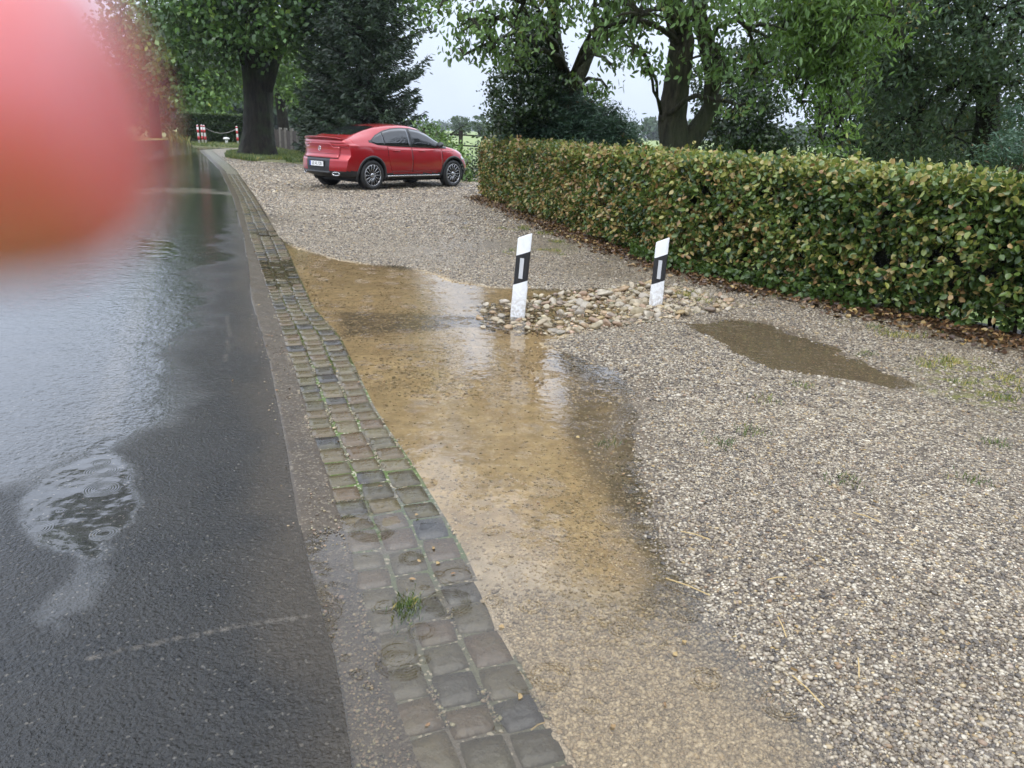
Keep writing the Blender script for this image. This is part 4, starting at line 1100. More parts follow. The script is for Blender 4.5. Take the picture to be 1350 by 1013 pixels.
# ------------------------------------------------------------------ distant woods
def far_wood(name, label, px0, px1, Y, h, seed, n=60, leafn=140):
    r = np.random.default_rng(seed)
    x0 = at(px0, 180, Y).x; x1 = at(px1, 180, Y).x
    P = []; T = []
    k = h / 9.0
    for i in range(n):
        cx = x0 + (x1 - x0) * (i + r.random()) / n; cy = Y + r.uniform(-10, 10); hh = h * r.uniform(.7, 1.1)
        m = leafn; d = rand_unit(r, m); rad = np.array([h * .38, h * .38, hh / 2])
        p = np.array([cx, cy, hh / 2 - .3]) + d * rad * (r.random(m) ** .35)[:, None]
        P.append(p[p[:, 2] > -.1]); T.append(np.full((p[:, 2] > -.1).sum(), .4 + r.normal(0, .22)) + r.normal(0, .1, (p[:, 2] > -.1).sum()))
    o = leaves(name, np.concatenate(P), 2.0 * k, 1.6 * k, M_far, None, np.concatenate(T), seed, 0.2)
    return tag(o, label, "wood", kind="stuff")
far_wood("distant_wood", "hazy line of distant trees across the far side of the field", 700, 1700, 420, 11, 131, n=90, leafn=200)
far_wood("distant_wood", "thin far line of trees on the horizon in the gap right of the car", 480, 720, 800, 10, 133, n=40, leafn=120)
far_wood("distant_wood", "distant pale green trees beyond the field behind the clipped hedge", 150, 420, 170, 10, 132, n=40, leafn=260)
for i, (px_, Y, h, lab) in enumerate([(606, 260, 6.5, "round distant tree standing in the field, above the gap right of the car"), (632, 250, 6.5, "distant field tree half hidden by the ivy covered trunk")]):
    bb = at(px_, 183, Y); bb.z = -.1
    tree("field_tree", lab, bb, [([bb, bb + Vector((0, 0, h * .3)), bb + Vector((0, 0, h * .6))], [.5, .4, .2])], [(tuple(bb + Vector((0, 0, h * .55))), (h * .42, h * .42, h * .42)), (tuple(bb + Vector((h * .2, 0, h * .35))), (h * .3, h * .3, h * .3))], M_far, M_bark, leaf=(.6, .5), dens=.3, sig=.5, per=30, seed=140 + i, group="lone trees far out in the field", limbs=False)

# ------------------------------------------------------------------ hedges
def hedge(name, label, line, height, thick, dens, leaf, mat, seed, tint_fn, six=True, core=True, corecol=(0.02, 0.02, 0.01)):
    line = np.asarray(line); base = line.mean(0)
    root = empty(name, (base[0], base[1], 0)); tag(root, label, "hedge")
    r = np.random.default_rng(seed)
    seg = np.diff(line, axis=0); sl_ = np.hypot(*seg.T); cum = np.r_[0, np.cumsum(sl_)]; L = cum[-1]
    area = L * height * 2 + L * thick + 2 * height * thick
    n = int(area * dens)
    # position along, and around the section: front, top, back
    s = r.random(n) * L
    x = np.interp(s, cum, line[:, 0]); y = np.interp(s, cum, line[:, 1])
    dx = np.interp(s + .2, cum, line[:, 0]) - np.interp(s - .2, cum, line[:, 0]); dy = np.interp(s + .2, cum, line[:, 1]) - np.interp(s - .2, cum, line[:, 1])
    q = np.hypot(dx, dy) + 1e-9; nx, ny = dy / q, -dx / q       # side normal
    sgn = -1.0 if True else 1.0
    tot = height * 1.25 + thick + height * .6
    uu = r.random(n) * tot
    front = uu < height * 1.25; topm = (uu >= height * 1.25) & (uu < height * 1.25 + thick); back = ~front & ~topm
    dep = np.where(front, 0, np.where(topm, uu - height * 1.25, thick)); z = np.where(topm, height, r.random(n) * height)
    inn = np.abs(r.normal(0, .09, n))
    bulge = 0.17 * vnoise(s, z * 2, seed, 1.6, 4) + 0.05 * np.sin(z / height * 3.1)
    hv = height + 0.05 * vnoise(s, s * 0, seed + 1, 1.1, 3)
    dep = np.where(front, -bulge + inn, np.where(back, thick + bulge - inn, dep))
    z = np.where(topm, hv - inn * .7 + r.exponential(.02, n), z * hv / height)
    # ragged foot: fewer leaves near the ground on the front
    keep = (z > 0.06 + 0.10 * (vnoise(s, s * 0, seed + 3, 2.3, 3) + .6)) | (r.random(n) < .08)
    # ends
    m = int(height * thick * dens * 1.3)
    ex = []
    for e_ in (0, 1):
        dpt = r.random(m) * thick; zz = r.random(m) * height; ss = np.where(e_ == 0, -inn[:m] * .5, L + inn[:m] * .5)
        p0 = line[0] if e_ == 0 else line[-1]; sv = (line[1] - line[0]) / sl_[0] if e_ == 0 else (line[-1] - line[-2]) / sl_[-1]
        nn = np.array([sv[1], -sv[0]])
        xx = p0[0] + (sv[0] * (inn[:m] * (1 if e_ == 0 else -1))) - nn[0] * dpt * -1 * hs; yy = p0[1] + sv[1] * (inn[:m] * (1 if e_ == 0 else -1)) - nn[1] * dpt * -1 * hs
        ex.append((np.stack([xx, yy, zz], -1), np.full(m, 0.0 if e_ == 0 else L)))
    P = np.stack([x + nx * dep * hs, y + ny * dep * hs, z], -1)[keep]; sk = s[keep]
    out = np.stack([-nx * hs * front, -ny * hs * front, topm * .6 + 0.0], -1)[keep] * .5
    for pe, se in ex: P = np.concatenate([P, pe]); sk = np.r_[sk, se]; out = np.concatenate([out, np.zeros((len(pe), 3))])
    if six:
        m6 = len(P) // 7
        sel = r.permutation(len(P))[:m6]
        sel = sel[(vnoise(sk[sel], P[sel, 2] * 2, seed + 9, 2.6, 3) > -.36) | (r.random(len(sel)) < .55)]
        b0 = P[sel]; o0 = out[sel]; dirn = o0 * 1.6 + r.normal(0, .45, b0.shape) + np.array([0, 0, .55]); dirn /= np.linalg.norm(dirn, axis=1, keepdims=True)
        ln = r.uniform(.07, .17, len(sel)); k7 = 8
        ff = np.tile(np.linspace(-.2, 1, k7), len(sel)); rep_ = np.repeat(np.arange(len(sel)), k7)
        sd_ = np.cross(dirn, r.normal(size=dirn.shape)); sd_ /= np.linalg.norm(sd_, axis=1, keepdims=True) + 1e-9
        alt = np.tile(np.where(np.arange(k7) % 2 == 0, 1, -1), len(sel))[:, None]
        P = b0[rep_] + dirn[rep_] * (ln[rep_] * ff)[:, None] - o0[rep_] * .12 + sd_[rep_] * alt * .028
        out = o0[rep_] + sd_[rep_] * alt * .5; sk = sk[sel][rep_]
        P[:, 2] = np.maximum(P[:, 2], .03)
        tb_ = np.repeat(r.random(len(sel)), k7)
    T = tint_fn(sk, P[:, 2] / height, r)
    if six: T = np.where((tb_ < .10) & (sk < 11), r.uniform(.78, 1, len(T)), T)
    P2 = P - np.array([base[0], base[1], 0])
    leaves("foliage", P2, leaf[0], leaf[1], mat, root, T, seed, 0.25, six, outward=out)
    # woody inside: many crossing twigs and stems
    mb = MB(); random.seed(seed)
    k = int(L * 7)
    for i in range(k):
        ss = (i + random.random()) / k * L; d = thick * random.uniform(.2, .8)
        ax_ = np.interp(ss, cum, line[:, 0]); ay_ = np.interp(ss, cum, line[:, 1])
        j = min(len(seg) - 1, int(np.searchsorted(cum, ss)) - 1 if ss > 0 else 0); j = max(j, 0)
        nn = np.array([seg[j][1], -seg[j][0]]) / sl_[j]
        b0 = Vector((ax_ + nn[0] * d * hs - base[0], ay_ + nn[1] * d * hs - base[1], 0))
        tip = b0 + Vector((random.uniform(-.3, .3), random.uniform(-.3, .3), height * random.uniform(.6, .95)))
        limb(mb, b0, tip, random.uniform(.012, .026), .004, seed + i, seg=5, n=4)
        for _ in range(2):
            m0 = b0.lerp(tip, random.uniform(.1, .6)); limb(mb, m0, m0 + Vector((random.uniform(-.4, .4), random.uniform(-.4, .4), random.uniform(.0, .4))), .008, .003, seed + i, seg=4, n=3)
    mb.build("branches", M_twig, root, smooth=True)
    # solid core for inner twigs, their shade put into its near-black colour
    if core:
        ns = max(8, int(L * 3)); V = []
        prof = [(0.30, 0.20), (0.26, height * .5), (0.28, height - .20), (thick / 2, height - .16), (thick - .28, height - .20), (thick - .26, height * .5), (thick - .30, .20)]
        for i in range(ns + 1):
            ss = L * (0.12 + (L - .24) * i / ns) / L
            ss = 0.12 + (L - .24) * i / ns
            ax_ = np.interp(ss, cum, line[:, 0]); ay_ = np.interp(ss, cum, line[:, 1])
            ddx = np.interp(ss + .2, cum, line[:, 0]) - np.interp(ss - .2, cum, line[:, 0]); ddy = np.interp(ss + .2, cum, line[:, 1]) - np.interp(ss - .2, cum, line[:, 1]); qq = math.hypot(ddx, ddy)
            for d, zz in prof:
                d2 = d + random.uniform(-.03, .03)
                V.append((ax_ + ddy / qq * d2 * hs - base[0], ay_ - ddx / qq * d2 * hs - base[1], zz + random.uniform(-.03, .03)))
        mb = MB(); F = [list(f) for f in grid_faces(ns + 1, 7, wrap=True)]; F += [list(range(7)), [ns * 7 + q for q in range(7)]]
        mb.add(V, F); mb.build("shade_core", M_inner, root, smooth=False)
    return root
M_inner = plain("shade_core", (0.014, 0.015, 0.007), 0.9, nscale=22, namt=0.7, bump=0.05)  # near-black colour paints the shade seen between the hedge leaves
hs = -1.0   # hedge body lies on this side of the line
def tint_main(s, zr, r):
    n = len(s)
    t_ = 0.36 + 0.22 * vnoise(s, zr * 3, 5, 1.5, 3) + r.normal(0, .17, n) + 0.14 * np.clip(zr - .85, 0, .2) * 5
    # browned patches, more at the far end and low down; the near end greener
    pb = 0.14 + 0.26 * sstep(11, 6, s) + .18 * sstep(0.1, .6, vnoise(s, zr * 2.5, 6, 2.2, 3)) - 0.06 * (s > 13)
    br = r.random(n) < pb * (1.15 - .55 * zr)
    t_ = np.where(br, r.uniform(.74, 1.0, n), t_)
    yl = (r.random(n) < .32 * sstep(.85, 1.0, zr)); t_ = np.where(yl, r.uniform(.58, .84, n), t_)
    return t_
hl = HB.copy()
# the foot set back a little under the overhang
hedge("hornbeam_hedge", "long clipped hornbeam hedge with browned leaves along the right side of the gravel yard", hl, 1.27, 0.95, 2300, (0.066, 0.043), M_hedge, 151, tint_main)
h2 = G([(250, 190), (330, 192), (420, 196)])
h2 = np.array([gp(247, 189), gp(300, 190), gp(352, 191)])
M_h2 = leaf_mat("yew_hedge", [(0, (0.012, 0.03, 0.008)), (0.6, (0.04, 0.08, 0.02)), (1, (0.09, 0.14, 0.035))])
hedge("clipped_hedge", "low square clipped evergreen hedge in the distance behind the red and white posts", h2, 1.95, 1.5, 420, (0.14, 0.09), M_h2, 152, lambda s, zr, r: .35 + r.normal(0, .2, len(s)) + .35 * (zr > .96), six=False)

# ------------------------------------------------------------------ litter, ivy, grass
def scatter_band(n, seed, dmin, dmax, smin=0.0, smax=1.0):
    r = np.random.default_rng(seed); seg = np.diff(HB, axis=0); sl_ = np.hypot(*seg.T); cum = np.r_[0, np.cumsum(sl_)]; L = cum[-1]
    s = r.uniform(smin, smax, n) * L; d = dmin + (dmax - dmin) * r.random(n) ** 1.0
    x = np.interp(s, cum, HB[:, 0]); y = np.interp(s, cum, HB[:, 1])
    dx = np.interp(s + .2, cum, HB[:, 0]) - np.interp(s - .2, cum, HB[:, 0]); dy = np.interp(s + .2, cum, HB[:, 1]) - np.interp(s - .2, cum, HB[:, 1]); q = np.hypot(dx, dy)
    # positive d is towards the yard
    return x + dy / q * d, y - dx / q * d, s, r
x, y, s, r = scatter_band(15000, 161, -0.35, 0.42)
k = r.random(len(x)) < .75 * np.clip(1.1 - np.abs(0) - sstep(.05, .42, (ldist(x, y, HB)) + .12 * vnoise(x, y, 7, 2.5, 3)), 0, 1)
x, y = x[k], y[k]
P = np.stack([x, y, ground_h(x, y) + r.uniform(0.004, .035, len(x))], -1)
o = leaves("fallen_leaves", P, 0.055, 0.038, M_litter, None, r.random(len(x)), 162, 0, True, flat=.75, curl=.3)
tag(o, "brown fallen leaves lying along the foot of the hornbeam hedge", "leaf litter", kind="stuff")
# few leaves blown over the yard and road
r = np.random.default_rng(163)
y = r.uniform(1.6, 12, 420); x = xA(y) - 2.5 + r.random(420) * (np.minimum(4.5, y * .7) - xA(y) + 2.5)
k = (y < np.interp(x, HB[:, 0], HB[:, 1]) - .1)
x, y = x[k], y[k]
zz = np.where(x > xR(y), ground_h(x, y) + .008, np.where(x < xA(y), 0.002 + .03 * np.clip((xA(y) - x) / 3, 0, 1) - .002, gutter_z(y) + .012)); zz = np.maximum(zz, .003)
o = leaves("blown_leaves", np.stack([x, y, zz], -1), 0.024, 0.014, M_litter, None, r.uniform(.75, 1, len(x)), 164, 0, True, flat=.9, curl=.2)
tag(o, "scattered small yellow leaf fragments on road and gravel", "leaf litter", kind="stuff")
# straw stalks
mb = MB(); random.seed(9)
for px_, py_, a_, L_ in [(935, 790, 2.5, .17), (1035, 850, 1.5, .11), (935, 720, 2.6, .12), (1010, 775, .3, .08), (1160, 700, 2.3, .12), (1130, 905, 1.2, .1), (1085, 940, 1.9, .14), (700, 960, .7, .05)]:
    g0 = gp(px_, py_); d = Vector((math.cos(a_), math.sin(a_), 0)) * L_
    z0 = float(ground_h(np.array([g0[0]]), np.array([g0[1]]))[0]) + .016
    mb.tube([Vector((g0[0], g0[1], z0)), Vector((g0[0], g0[1], z0 + .004)) + d * .5, Vector((g0[0], g0[1], z0 - .002)) + d], .0022, 5)
tag(mb.build("straw_stalks", plain("straw", (0.42, 0.30, 0.13), .5)), "bits of pale straw lying on the wet gravel", "straw", kind="stuff")

def grass(name, label, x, y, z, h, seed, w=.006, tsh=0.0):
    r = np.random.default_rng(seed); n = len(x)
    h = h * r.uniform(.4, 1.2, n); a = r.uniform(0, 2 * np.pi, n); lean = r.uniform(.1, .8, n) * h
    wd = w * r.uniform(.7, 1.4, n)
    b = np.stack([np.cos(a), np.sin(a), np.zeros(n)], -1); c = np.stack([-np.sin(a), np.cos(a), np.zeros(n)], -1)
    P0 = np.stack([x, y, z], -1)
    V = np.stack([P0 - c * wd[:, None], P0 + c * wd[:, None], P0 + b * (lean * .4)[:, None] + c * (wd * .7)[:, None] + np.array([0, 0, 1]) * (h * .6)[:, None], P0 + b * lean[:, None] + np.array([0, 0, 1]) * h[:, None]], 1)
    F = (np.arange(n) * 4)[:, None] + np.array([[0, 1, 2, 3]])
    o = fast(name, V.reshape(-1, 3), F, M_grass, None, False, dict(tint=np.repeat(np.clip(r.normal(.45 + tsh, .22, n) + .25 * vnoise(x, y, 8, 2, 2), 0, 1), 4)))
    return tag(o, label, "grass", kind="stuff")
# tufts by the hedge right
x, y, s, r = scatter_band(110000, 171, 0.2, 1.6, .35, 1.0)
pr = sstep(-.1, .3, sdist(x, y, P_green) + .2 * vnoise(x, y, 51, 3, 3)) * .45 * sstep(-.1, .5, vnoise(x, y, 57, 7, 3)) + .5 * sstep(.45, .75, vnoise(x, y, 59, 2.2, 2))
k = r.random(len(x)) < pr; x, y = x[k], y[k]
grass("grass", "patchy yellow green grass growing through the gravel at the foot of the hedge", x, y, ground_h(x, y) + .002, .035, 172, .003, .28)
# tiny tufts over the yard
r = np.random.default_rng(173)
cx = [];  cy = []
for px_, py_ in [(1010, 532), (990, 574), (1280, 640), (1060, 513), (800, 583), (985, 383), (1025, 398), (690, 258), (740, 338), (820, 315), (760, 318), (1140, 470), (1155, 435), (1110, 640), (950, 590), (1310, 590)]:
    g0 = gp(px_, py_); m = 55
    cx.append(g0[0] + r.normal(0, .045, m)); cy.append(g0[1] + r.normal(0, .045, m))
for q in range(14):
    g0 = gp(r.uniform(640, 1150), r.uniform(262, 330)); 
    if g0[1] > np.interp(g0[0], HB[:, 0], HB[:, 1]) - .3: continue
    cx.append(g0[0] + r.normal(0, .25, 160)); cy.append(g0[1] + r.normal(0, .12, 160))
x = np.concatenate(cx); y = np.concatenate(cy)
grass("grass", "small green tufts sprouting from the gravel yard", x, y, ground_h(x, y) + .004, .03, 174, .002)
# moss and grass in the sett joints
r = np.random.default_rng(175)
g0 = gp(536, 800); x = g0[0] + r.normal(0, .022, 420); y = g0[1] + r.normal(0, .05, 420)
grass("moss", "green grassy tuft between the paving setts at the water's edge", x, y, gutter_z(y), .03, 176, .002)
# verge round the lime tree and beyond
t = NT("verge_ground"); n2 = t.noise(3, 6)
t.set(Base_Color=t.mix(t.rng(n2, .35, .65), (0.07, 0.085, 0.03), (0.20, 0.19, 0.08)), Roughness=.85, Normal=t.bump(t.noise(9, 5), .08))
M_verge = t.m
def verge(name, poly, z=0.05):
    P = np.asarray(poly); c = P.mean(0); V = [(c[0], c[1], z + .05)]; m = 48; ring = []
    Q = np.r_[P, P[:1]]; seg = np.hypot(*np.diff(Q, axis=0).T); cu = np.r_[0, np.cumsum(seg)]
    for lv, zz in ((.55, z + .04), (.92, z + .01), (1.0, -.04)):
        for i in range(m):
            q = cu[-1] * i / m; p = np.array([np.interp(q, cu, Q[:, 0]), np.interp(q, cu, Q[:, 1])])
            wob = 1 + .05 * math.sin(i * 2.3) + .04 * math.sin(i * 5.1)
            p = c + (p - c) * lv * wob; V.append((p[0], p[1], zz))
    F = [[0, 1 + i, 1 + (i + 1) % m, 1 + (i + 1) % m] for i in range(m)]
    mb = MB(); mb.V = V; mb.F = [[0, 1 + i, 1 + (i + 1) % m] for i in range(m)] + [[1 + a * m + i, 1 + (a + 1) * m + i, 1 + (a + 1) * m + (i + 1) % m, 1 + a * m + (i + 1) % m] for a in (0, 1) for i in range(m)]
    return tag(mb.build(name, M_verge, smooth=True), kind="structure")
PV1 = G([(297, 209), (330, 214), (400, 218), (440, 222), (430, 206), (380, 202), (320, 201), (300, 203)])
verge("tree_verge", PV1)
PV2 = G([(255, 194), (330, 197), (420, 203), (420, 196), (345, 188), (250, 187)])
verge("hedge_verge", PV2)
PV3 = G([(222, 186), (252, 192), (252, 184), (225, 179)])
def fill(poly, n, seed):
    r = np.random.default_rng(seed); mn, mx_ = poly.min(0), poly.max(0); x = r.uniform(mn[0], mx_[0], n); y = r.uniform(mn[1], mx_[1], n)
    k = sdist(x, y, poly) > 0; return x[k], y[k]
x, y = fill(PV1, 60000, 181); k = vnoise(x, y, 13, .8, 3) > -.25; x, y = x[k], y[k]
grass("grass", "tufty grass around the foot of the massive old tree", x, y, x * 0 + .05, .16, 182, .012)
x, y = fill(PV2, 30000, 183); grass("grass", "short grass strip below the clipped evergreen hedge", x, y, x * 0 + .05, .12, 184, .014)
x, y = fill(PV3, 12000, 185); grass("grass", "dry yellow grass bank at the bend of the road", x, y, x * 0 + .03, .5, 186, .03)
# long grass and ivy at the hedge foot
x, y, s, r = scatter_band(1500, 187, -.05, .14, .55, 1.0)
k = vnoise(x, y, 15, 1.1, 2) > .0; x, y = x[k], y[k]
o = empty("ivy_plant", (float(x.mean()), float(y.mean()), 0)); tag(o, "low bright green ivy creeping out from under the near half of the hedge", "ivy")
P = np.stack([x - x.mean(), y - y.mean(), ground_h(x, y) + r.uniform(.02, .16, len(x))], -1)
leaves("foliage", P, .06, .055, leaf_mat("ground_ivy", GREEN_L, bright=.7), o, r.uniform(.2, .8, len(x)), 188, 0, True)

# ------------------------------------------------------------------ red and white posts, chain, fence
M_red = plain("red_paint", (0.45, 0.03, 0.035), .4); M_wpaint = plain("white_paint", (0.75, 0.74, 0.72), .45); M_metal = plain("chain_metal", (0.22, 0.21, 0.2), .5, metal=.7)
def bollard(px_, py_, label, lean=0.0):
    g0 = gp(px_, py_); r = empty("striped_bollard", (g0[0], g0[1], 0)); r.rotation_euler = (0, lean, 0); tag(r, label, "bollard", "red and white striped bollards")
    h = 1.22
    mb = MB(); mb.lathe([(0, .001), (0, .062), (h - .03, .062), (h, .04), (h + .004, .001)], 16, 'z'); mb.build("post", M_wpaint, r, True)
    for z0, z1 in ((.30, .52), (.74, .93), (1.10, 1.19)):
        mb = MB(); mb.lathe([(z0, .062), (z0, .066), (z1, .066), (z1, .062)], 16, 'z'); mb.build("stripe", M_red, r, True)
    return r
q = [bollard(263, 191, "leftmost of the three clustered red and white striped bollards", -.03), bollard(267.5, 190.5, "middle one of the three clustered striped bollards"), bollard(272, 191, "rightmost of the three clustered striped bollards", -.06), bollard(314, 192, "striped bollard standing alone just left of the thick trunk", -.02)]
mb = MB(); a_ = q[2].location + Vector((0, 0, 1.05)); b_ = q[3].location + Vector((0, 0, 1.08)); pts = []
for i in range(17):
    f = i / 16; p = a_.lerp(b_, f); p.z -= .32 * 4 * f * (1 - f); pts.append(p)
mb.tube(pts, .022, 6); tag(mb.build("barrier_chain", M_metal), "sagging chain strung between the striped bollards", "chain")
g0 = gp(299, 191); r = empty("garden_lamp", (g0[0], g0[1], 0)); tag(r, "short white mushroom shaped garden light below the clipped hedge", "garden light")
mb = MB(); mb.lathe([(0, .001), (0, .1), (.32, .09), (.34, .001)], 14, 'z'); mb.build("post", M_wpaint, r, True)
mb = MB(); mb.lathe([(.34, .001), (.34, .2), (.40, .22), (.47, .14), (.49, .001)], 16, 'z'); mb.build("lamp_cap", M_wpaint, r, True)
# board fence with concrete posts
M_board = plain("dark_boards", (0.045, 0.032, 0.024), .7, nscale=8, namt=.4, bump=.02); M_cpost = plain("concrete_post", (0.24, 0.22, 0.19), .8, nscale=6, namt=.2)
fp = [gp(361, 196.5), gp(371, 197.5), gp(378, 199.5), gp(386, 201), gp(394, 202.5), gp(404, 205)]
root = empty("board_fence", (fp[2][0], fp[2][1], 0)); tag(root, "dark board fence with grey concrete posts between the thick trunk and the red car", "fence")
for i, p in enumerate(fp):
    mb = MB(); mb.box((p[0] - fp[2][0], p[1] - fp[2][1], .62), (.16, .16, 1.3)); mb.build("fence_post", M_cpost, root)
for i in range(len(fp) - 1):
    a_ = Vector((*(fp[i] - fp[2]), 0)); b_ = Vector((*(fp[i + 1] - fp[2]), 0)); d = b_ - a_; L = d.length; ang = math.atan2(d.y, d.x)
    mb = MB(); nb = max(3, int(L / .14))
    for k in range(nb):
        f = (k + .5) / nb; c = a_.lerp(b_, f); hh = random.uniform(1.1, 1.2)
        mb.box((c.x, c.y + .05, hh / 2), (L / nb * .93, .03, hh), Matrix.Rotation(ang, 3, 'Z'))
    mb.build("board_panel", M_board, root)
# field post with rails
b_ = at(607, 196, 29.5)
r = empty("fence_post", (b_.x, 29.5, 0)); tag(r, "weathered wooden fence post with rails in the gap right of the car", "fence post")
mb = MB(); mb.tube([(0, 0, -.1), (0, 0, .8), (.01, 0, at(607, 172, 29.5).z)], [.09, .085, .08], 9, .08); mb.build("post", M_bark, r, True)
for zpx, nm in ((178, "rail"), (192, "rail")):
    mb = MB(); z_ = at(607, zpx, 29.5).z; mb.tube([(-2.2, .3, z_ + .02), (0, .02, z_), (1.6, -.2, z_ - .03)], .028, 6); mb.build(nm, M_bark, r, True)

# ------------------------------------------------------------------ red coupe SUV
M_paint = NT("red_car_paint")
fl = M_paint.noise(900, 1)
M_paint.set(Base_Color=(0.33, 0.002, 0.008), Metallic=0.35, Roughness=0.36, Coat_Weight=1.0, Coat_Roughness=0.03)
M_paint = M_paint.m
M_plas = plain("grey_plastic_trim", (0.022, 0.023, 0.025), .45)
M_glass = plain("dark_car_glass", (0.008, 0.009, 0.011), .03, spec=.6, coat=.3)
M_tyre = plain("tyre_rubber", (0.014, 0.014, 0.014), .6)
M_alloy = plain("machined_alloy", (0.42, 0.42, 0.43), .25, metal=.9)
M_dark = plain("black_void", (0.006, 0.006, 0.006), .7)
M_chrome = plain("chrome", (0.75, 0.75, 0.76), .12, metal=1)
M_lens = plain("red_lens", (0.38, 0.012, 0.018), .08, coat=1)
M_lens2 = plain("clear_lens", (0.5, 0.5, 0.52), .08, coat=1, metal=.4)

I = lambda x, t_: float(np.interp(x, [a for a, b in t_], [b for a, b in t_]))
ZT = [(0, 1.12), (.06, 1.19), (.18, 1.225), (.34, 1.245), (.6, 1.33), (.95, 1.44), (1.35, 1.535), (1.75, 1.58), (2.1, 1.60), (2.45, 1.59), (2.75, 1.545), (3.05, 1.42), (3.35, 1.255), (3.62, 1.10), (3.85, 1.055), (4.2, 1.00), (4.45, .93), (4.6, .84), (4.7, .70), (4.73, .62)]
ZB = [(0, .40), (.12, .33), (.5, .27), (1, .25), (3.9, .25), (4.4, .27), (4.65, .33), (4.73, .42)]
HW = [(0, .90), (.25, .925), (.98, .948), (1.7, .925), (2.6, .92), (3.3, .928), (3.85, .945), (4.3, .92), (4.6, .86), (4.73, .80)]
YE = [(0, .80), (.3, .76), (.6, .70), (1.0, .65), (1.5, .635), (2.4, .66), (2.8, .68), (3.2, .74), (3.6, .80), (3.8, .82), (4.73, .70)]
ZL = [(0, 1.05), (.4, 1.11), (.9, 1.11), (1.5, 1.06), (2.5, 1.02), (3.5, 1.0), (4.0, .96), (4.4, .86), (4.73, .58)]
# smooth the tables a little
xs = np.linspace(0, 4.73, 240)
def smooth_tab(T_, w_=7):
    v_ = np.interp(xs, [a for a, b in T_], [b for a, b in T_]); k = np.hanning(w_ * 2 + 1); k /= k.sum()
    vp = np.r_[2 * v_[0] - v_[w_:0:-1], v_, 2 * v_[-1] - v_[-2:-w_ - 2:-1]]; s_ = np.convolve(vp, k, 'valid'); return s_
sZT, sZB, sHW, sYE, sZL = [smooth_tab(q_) for q_ in (ZT, ZB, HW, YE, ZL)]
def sect(x):
    zt, zb, W_, ye, zl = [float(np.interp(x, xs, a)) for a in (sZT, sZB, sHW, sYE, sZL)]
    zl = min(zl, zt - .06); g = zt - zl
    pts = [(0.0, zb), (.72 * W_, zb), (.90 * W_, zb + .02), (.955 * W_, zb + .10), (.985 * W_, zb + (zl - zb) * .36), (1.0 * W_, zb + (zl - zb) * .58), (.992 * W_, zb + (zl - zb) * .76), (.965 * W_, zl - .045), (.925 * W_, zl)]
    e_ = max(.0, min(1, g / .5))
    mid = (.905 * W_ * (1 - .52) + ye * .52 + .02, zl + g * .5 * (1 if e_ > .3 else .6))
    pts += [mid, (ye + .0, zt - min(.085, .28 * g)), (ye * .86, zt - min(.03, .10 * g)), (ye * .5, zt - min(.006, .02 * g)), (0.0, zt)]
    P = np.array(pts)
    for _ in range(2):
        Q = [P[0]]
        for i in range(len(P) - 1): Q += [P[i] * .75 + P[i + 1] * .25, P[i] * .25 + P[i + 1] * .75]
        Q.append(P[-1]); P = np.array(Q)
    return P
NS = 80
def sect_n(x):
    P = sect(x); d = np.r_[0, np.cumsum(np.hypot(*np.diff(P, axis=0).T))]; q_ = np.linspace(0, d[-1], NS)
    return np.stack([np.interp(q_, d, P[:, 0]), np.interp(q_, d, P[:, 1])], -1)
def rearprof(z): return float(np.interp(z, [.3, .42, .55, .72, .83, .97, 1.09, 1.17, 1.23], [.10, .02, 0.0, .015, .10, .115, .10, .05, .0]))
def warp(x, y, z):
    w0 = max(0, 1 - x / .9) ** 2; w1 = max(0, 1 - (4.73 - x) / 1.0) ** 2
    return x + w0 * (.26 * (abs(y) / .94) ** 3 + rearprof(z)) - w1 * (.34 * (abs(y) / .94) ** 2.5 + (.06 if z > .75 else 0.0))
CX0 = 0.98
def CP(x, y, z): return (warp(x, y, z) - CX0, y, z)
def yside(x, z):
    P = sect(x); m = P[:, 1]; i = np.argmax(P[:, 0] * 0 + 1)
    k = np.maximum.accumulate(m + np.arange(len(m)) * 1e-7); return float(np.interp(z, k, P[:, 0]))
def ztop(x, y):
    P = sect(x); h_ = len(P) // 2; Q = P[h_:][::-1]; return float(np.interp(abs(y), Q[:, 0], Q[:, 1]))
HEAD = R(51); axle = np.array([-3.7, 19.75]) - .85 * np.array([math.sin(HEAD), -math.cos(HEAD)])
car = empty("parked_car", (axle[0] + .0, axle[1], 0.012), HEAD)
tag(car, "glossy red coupe-style SUV parked on the gravel, seen from its rear right corner", "car")
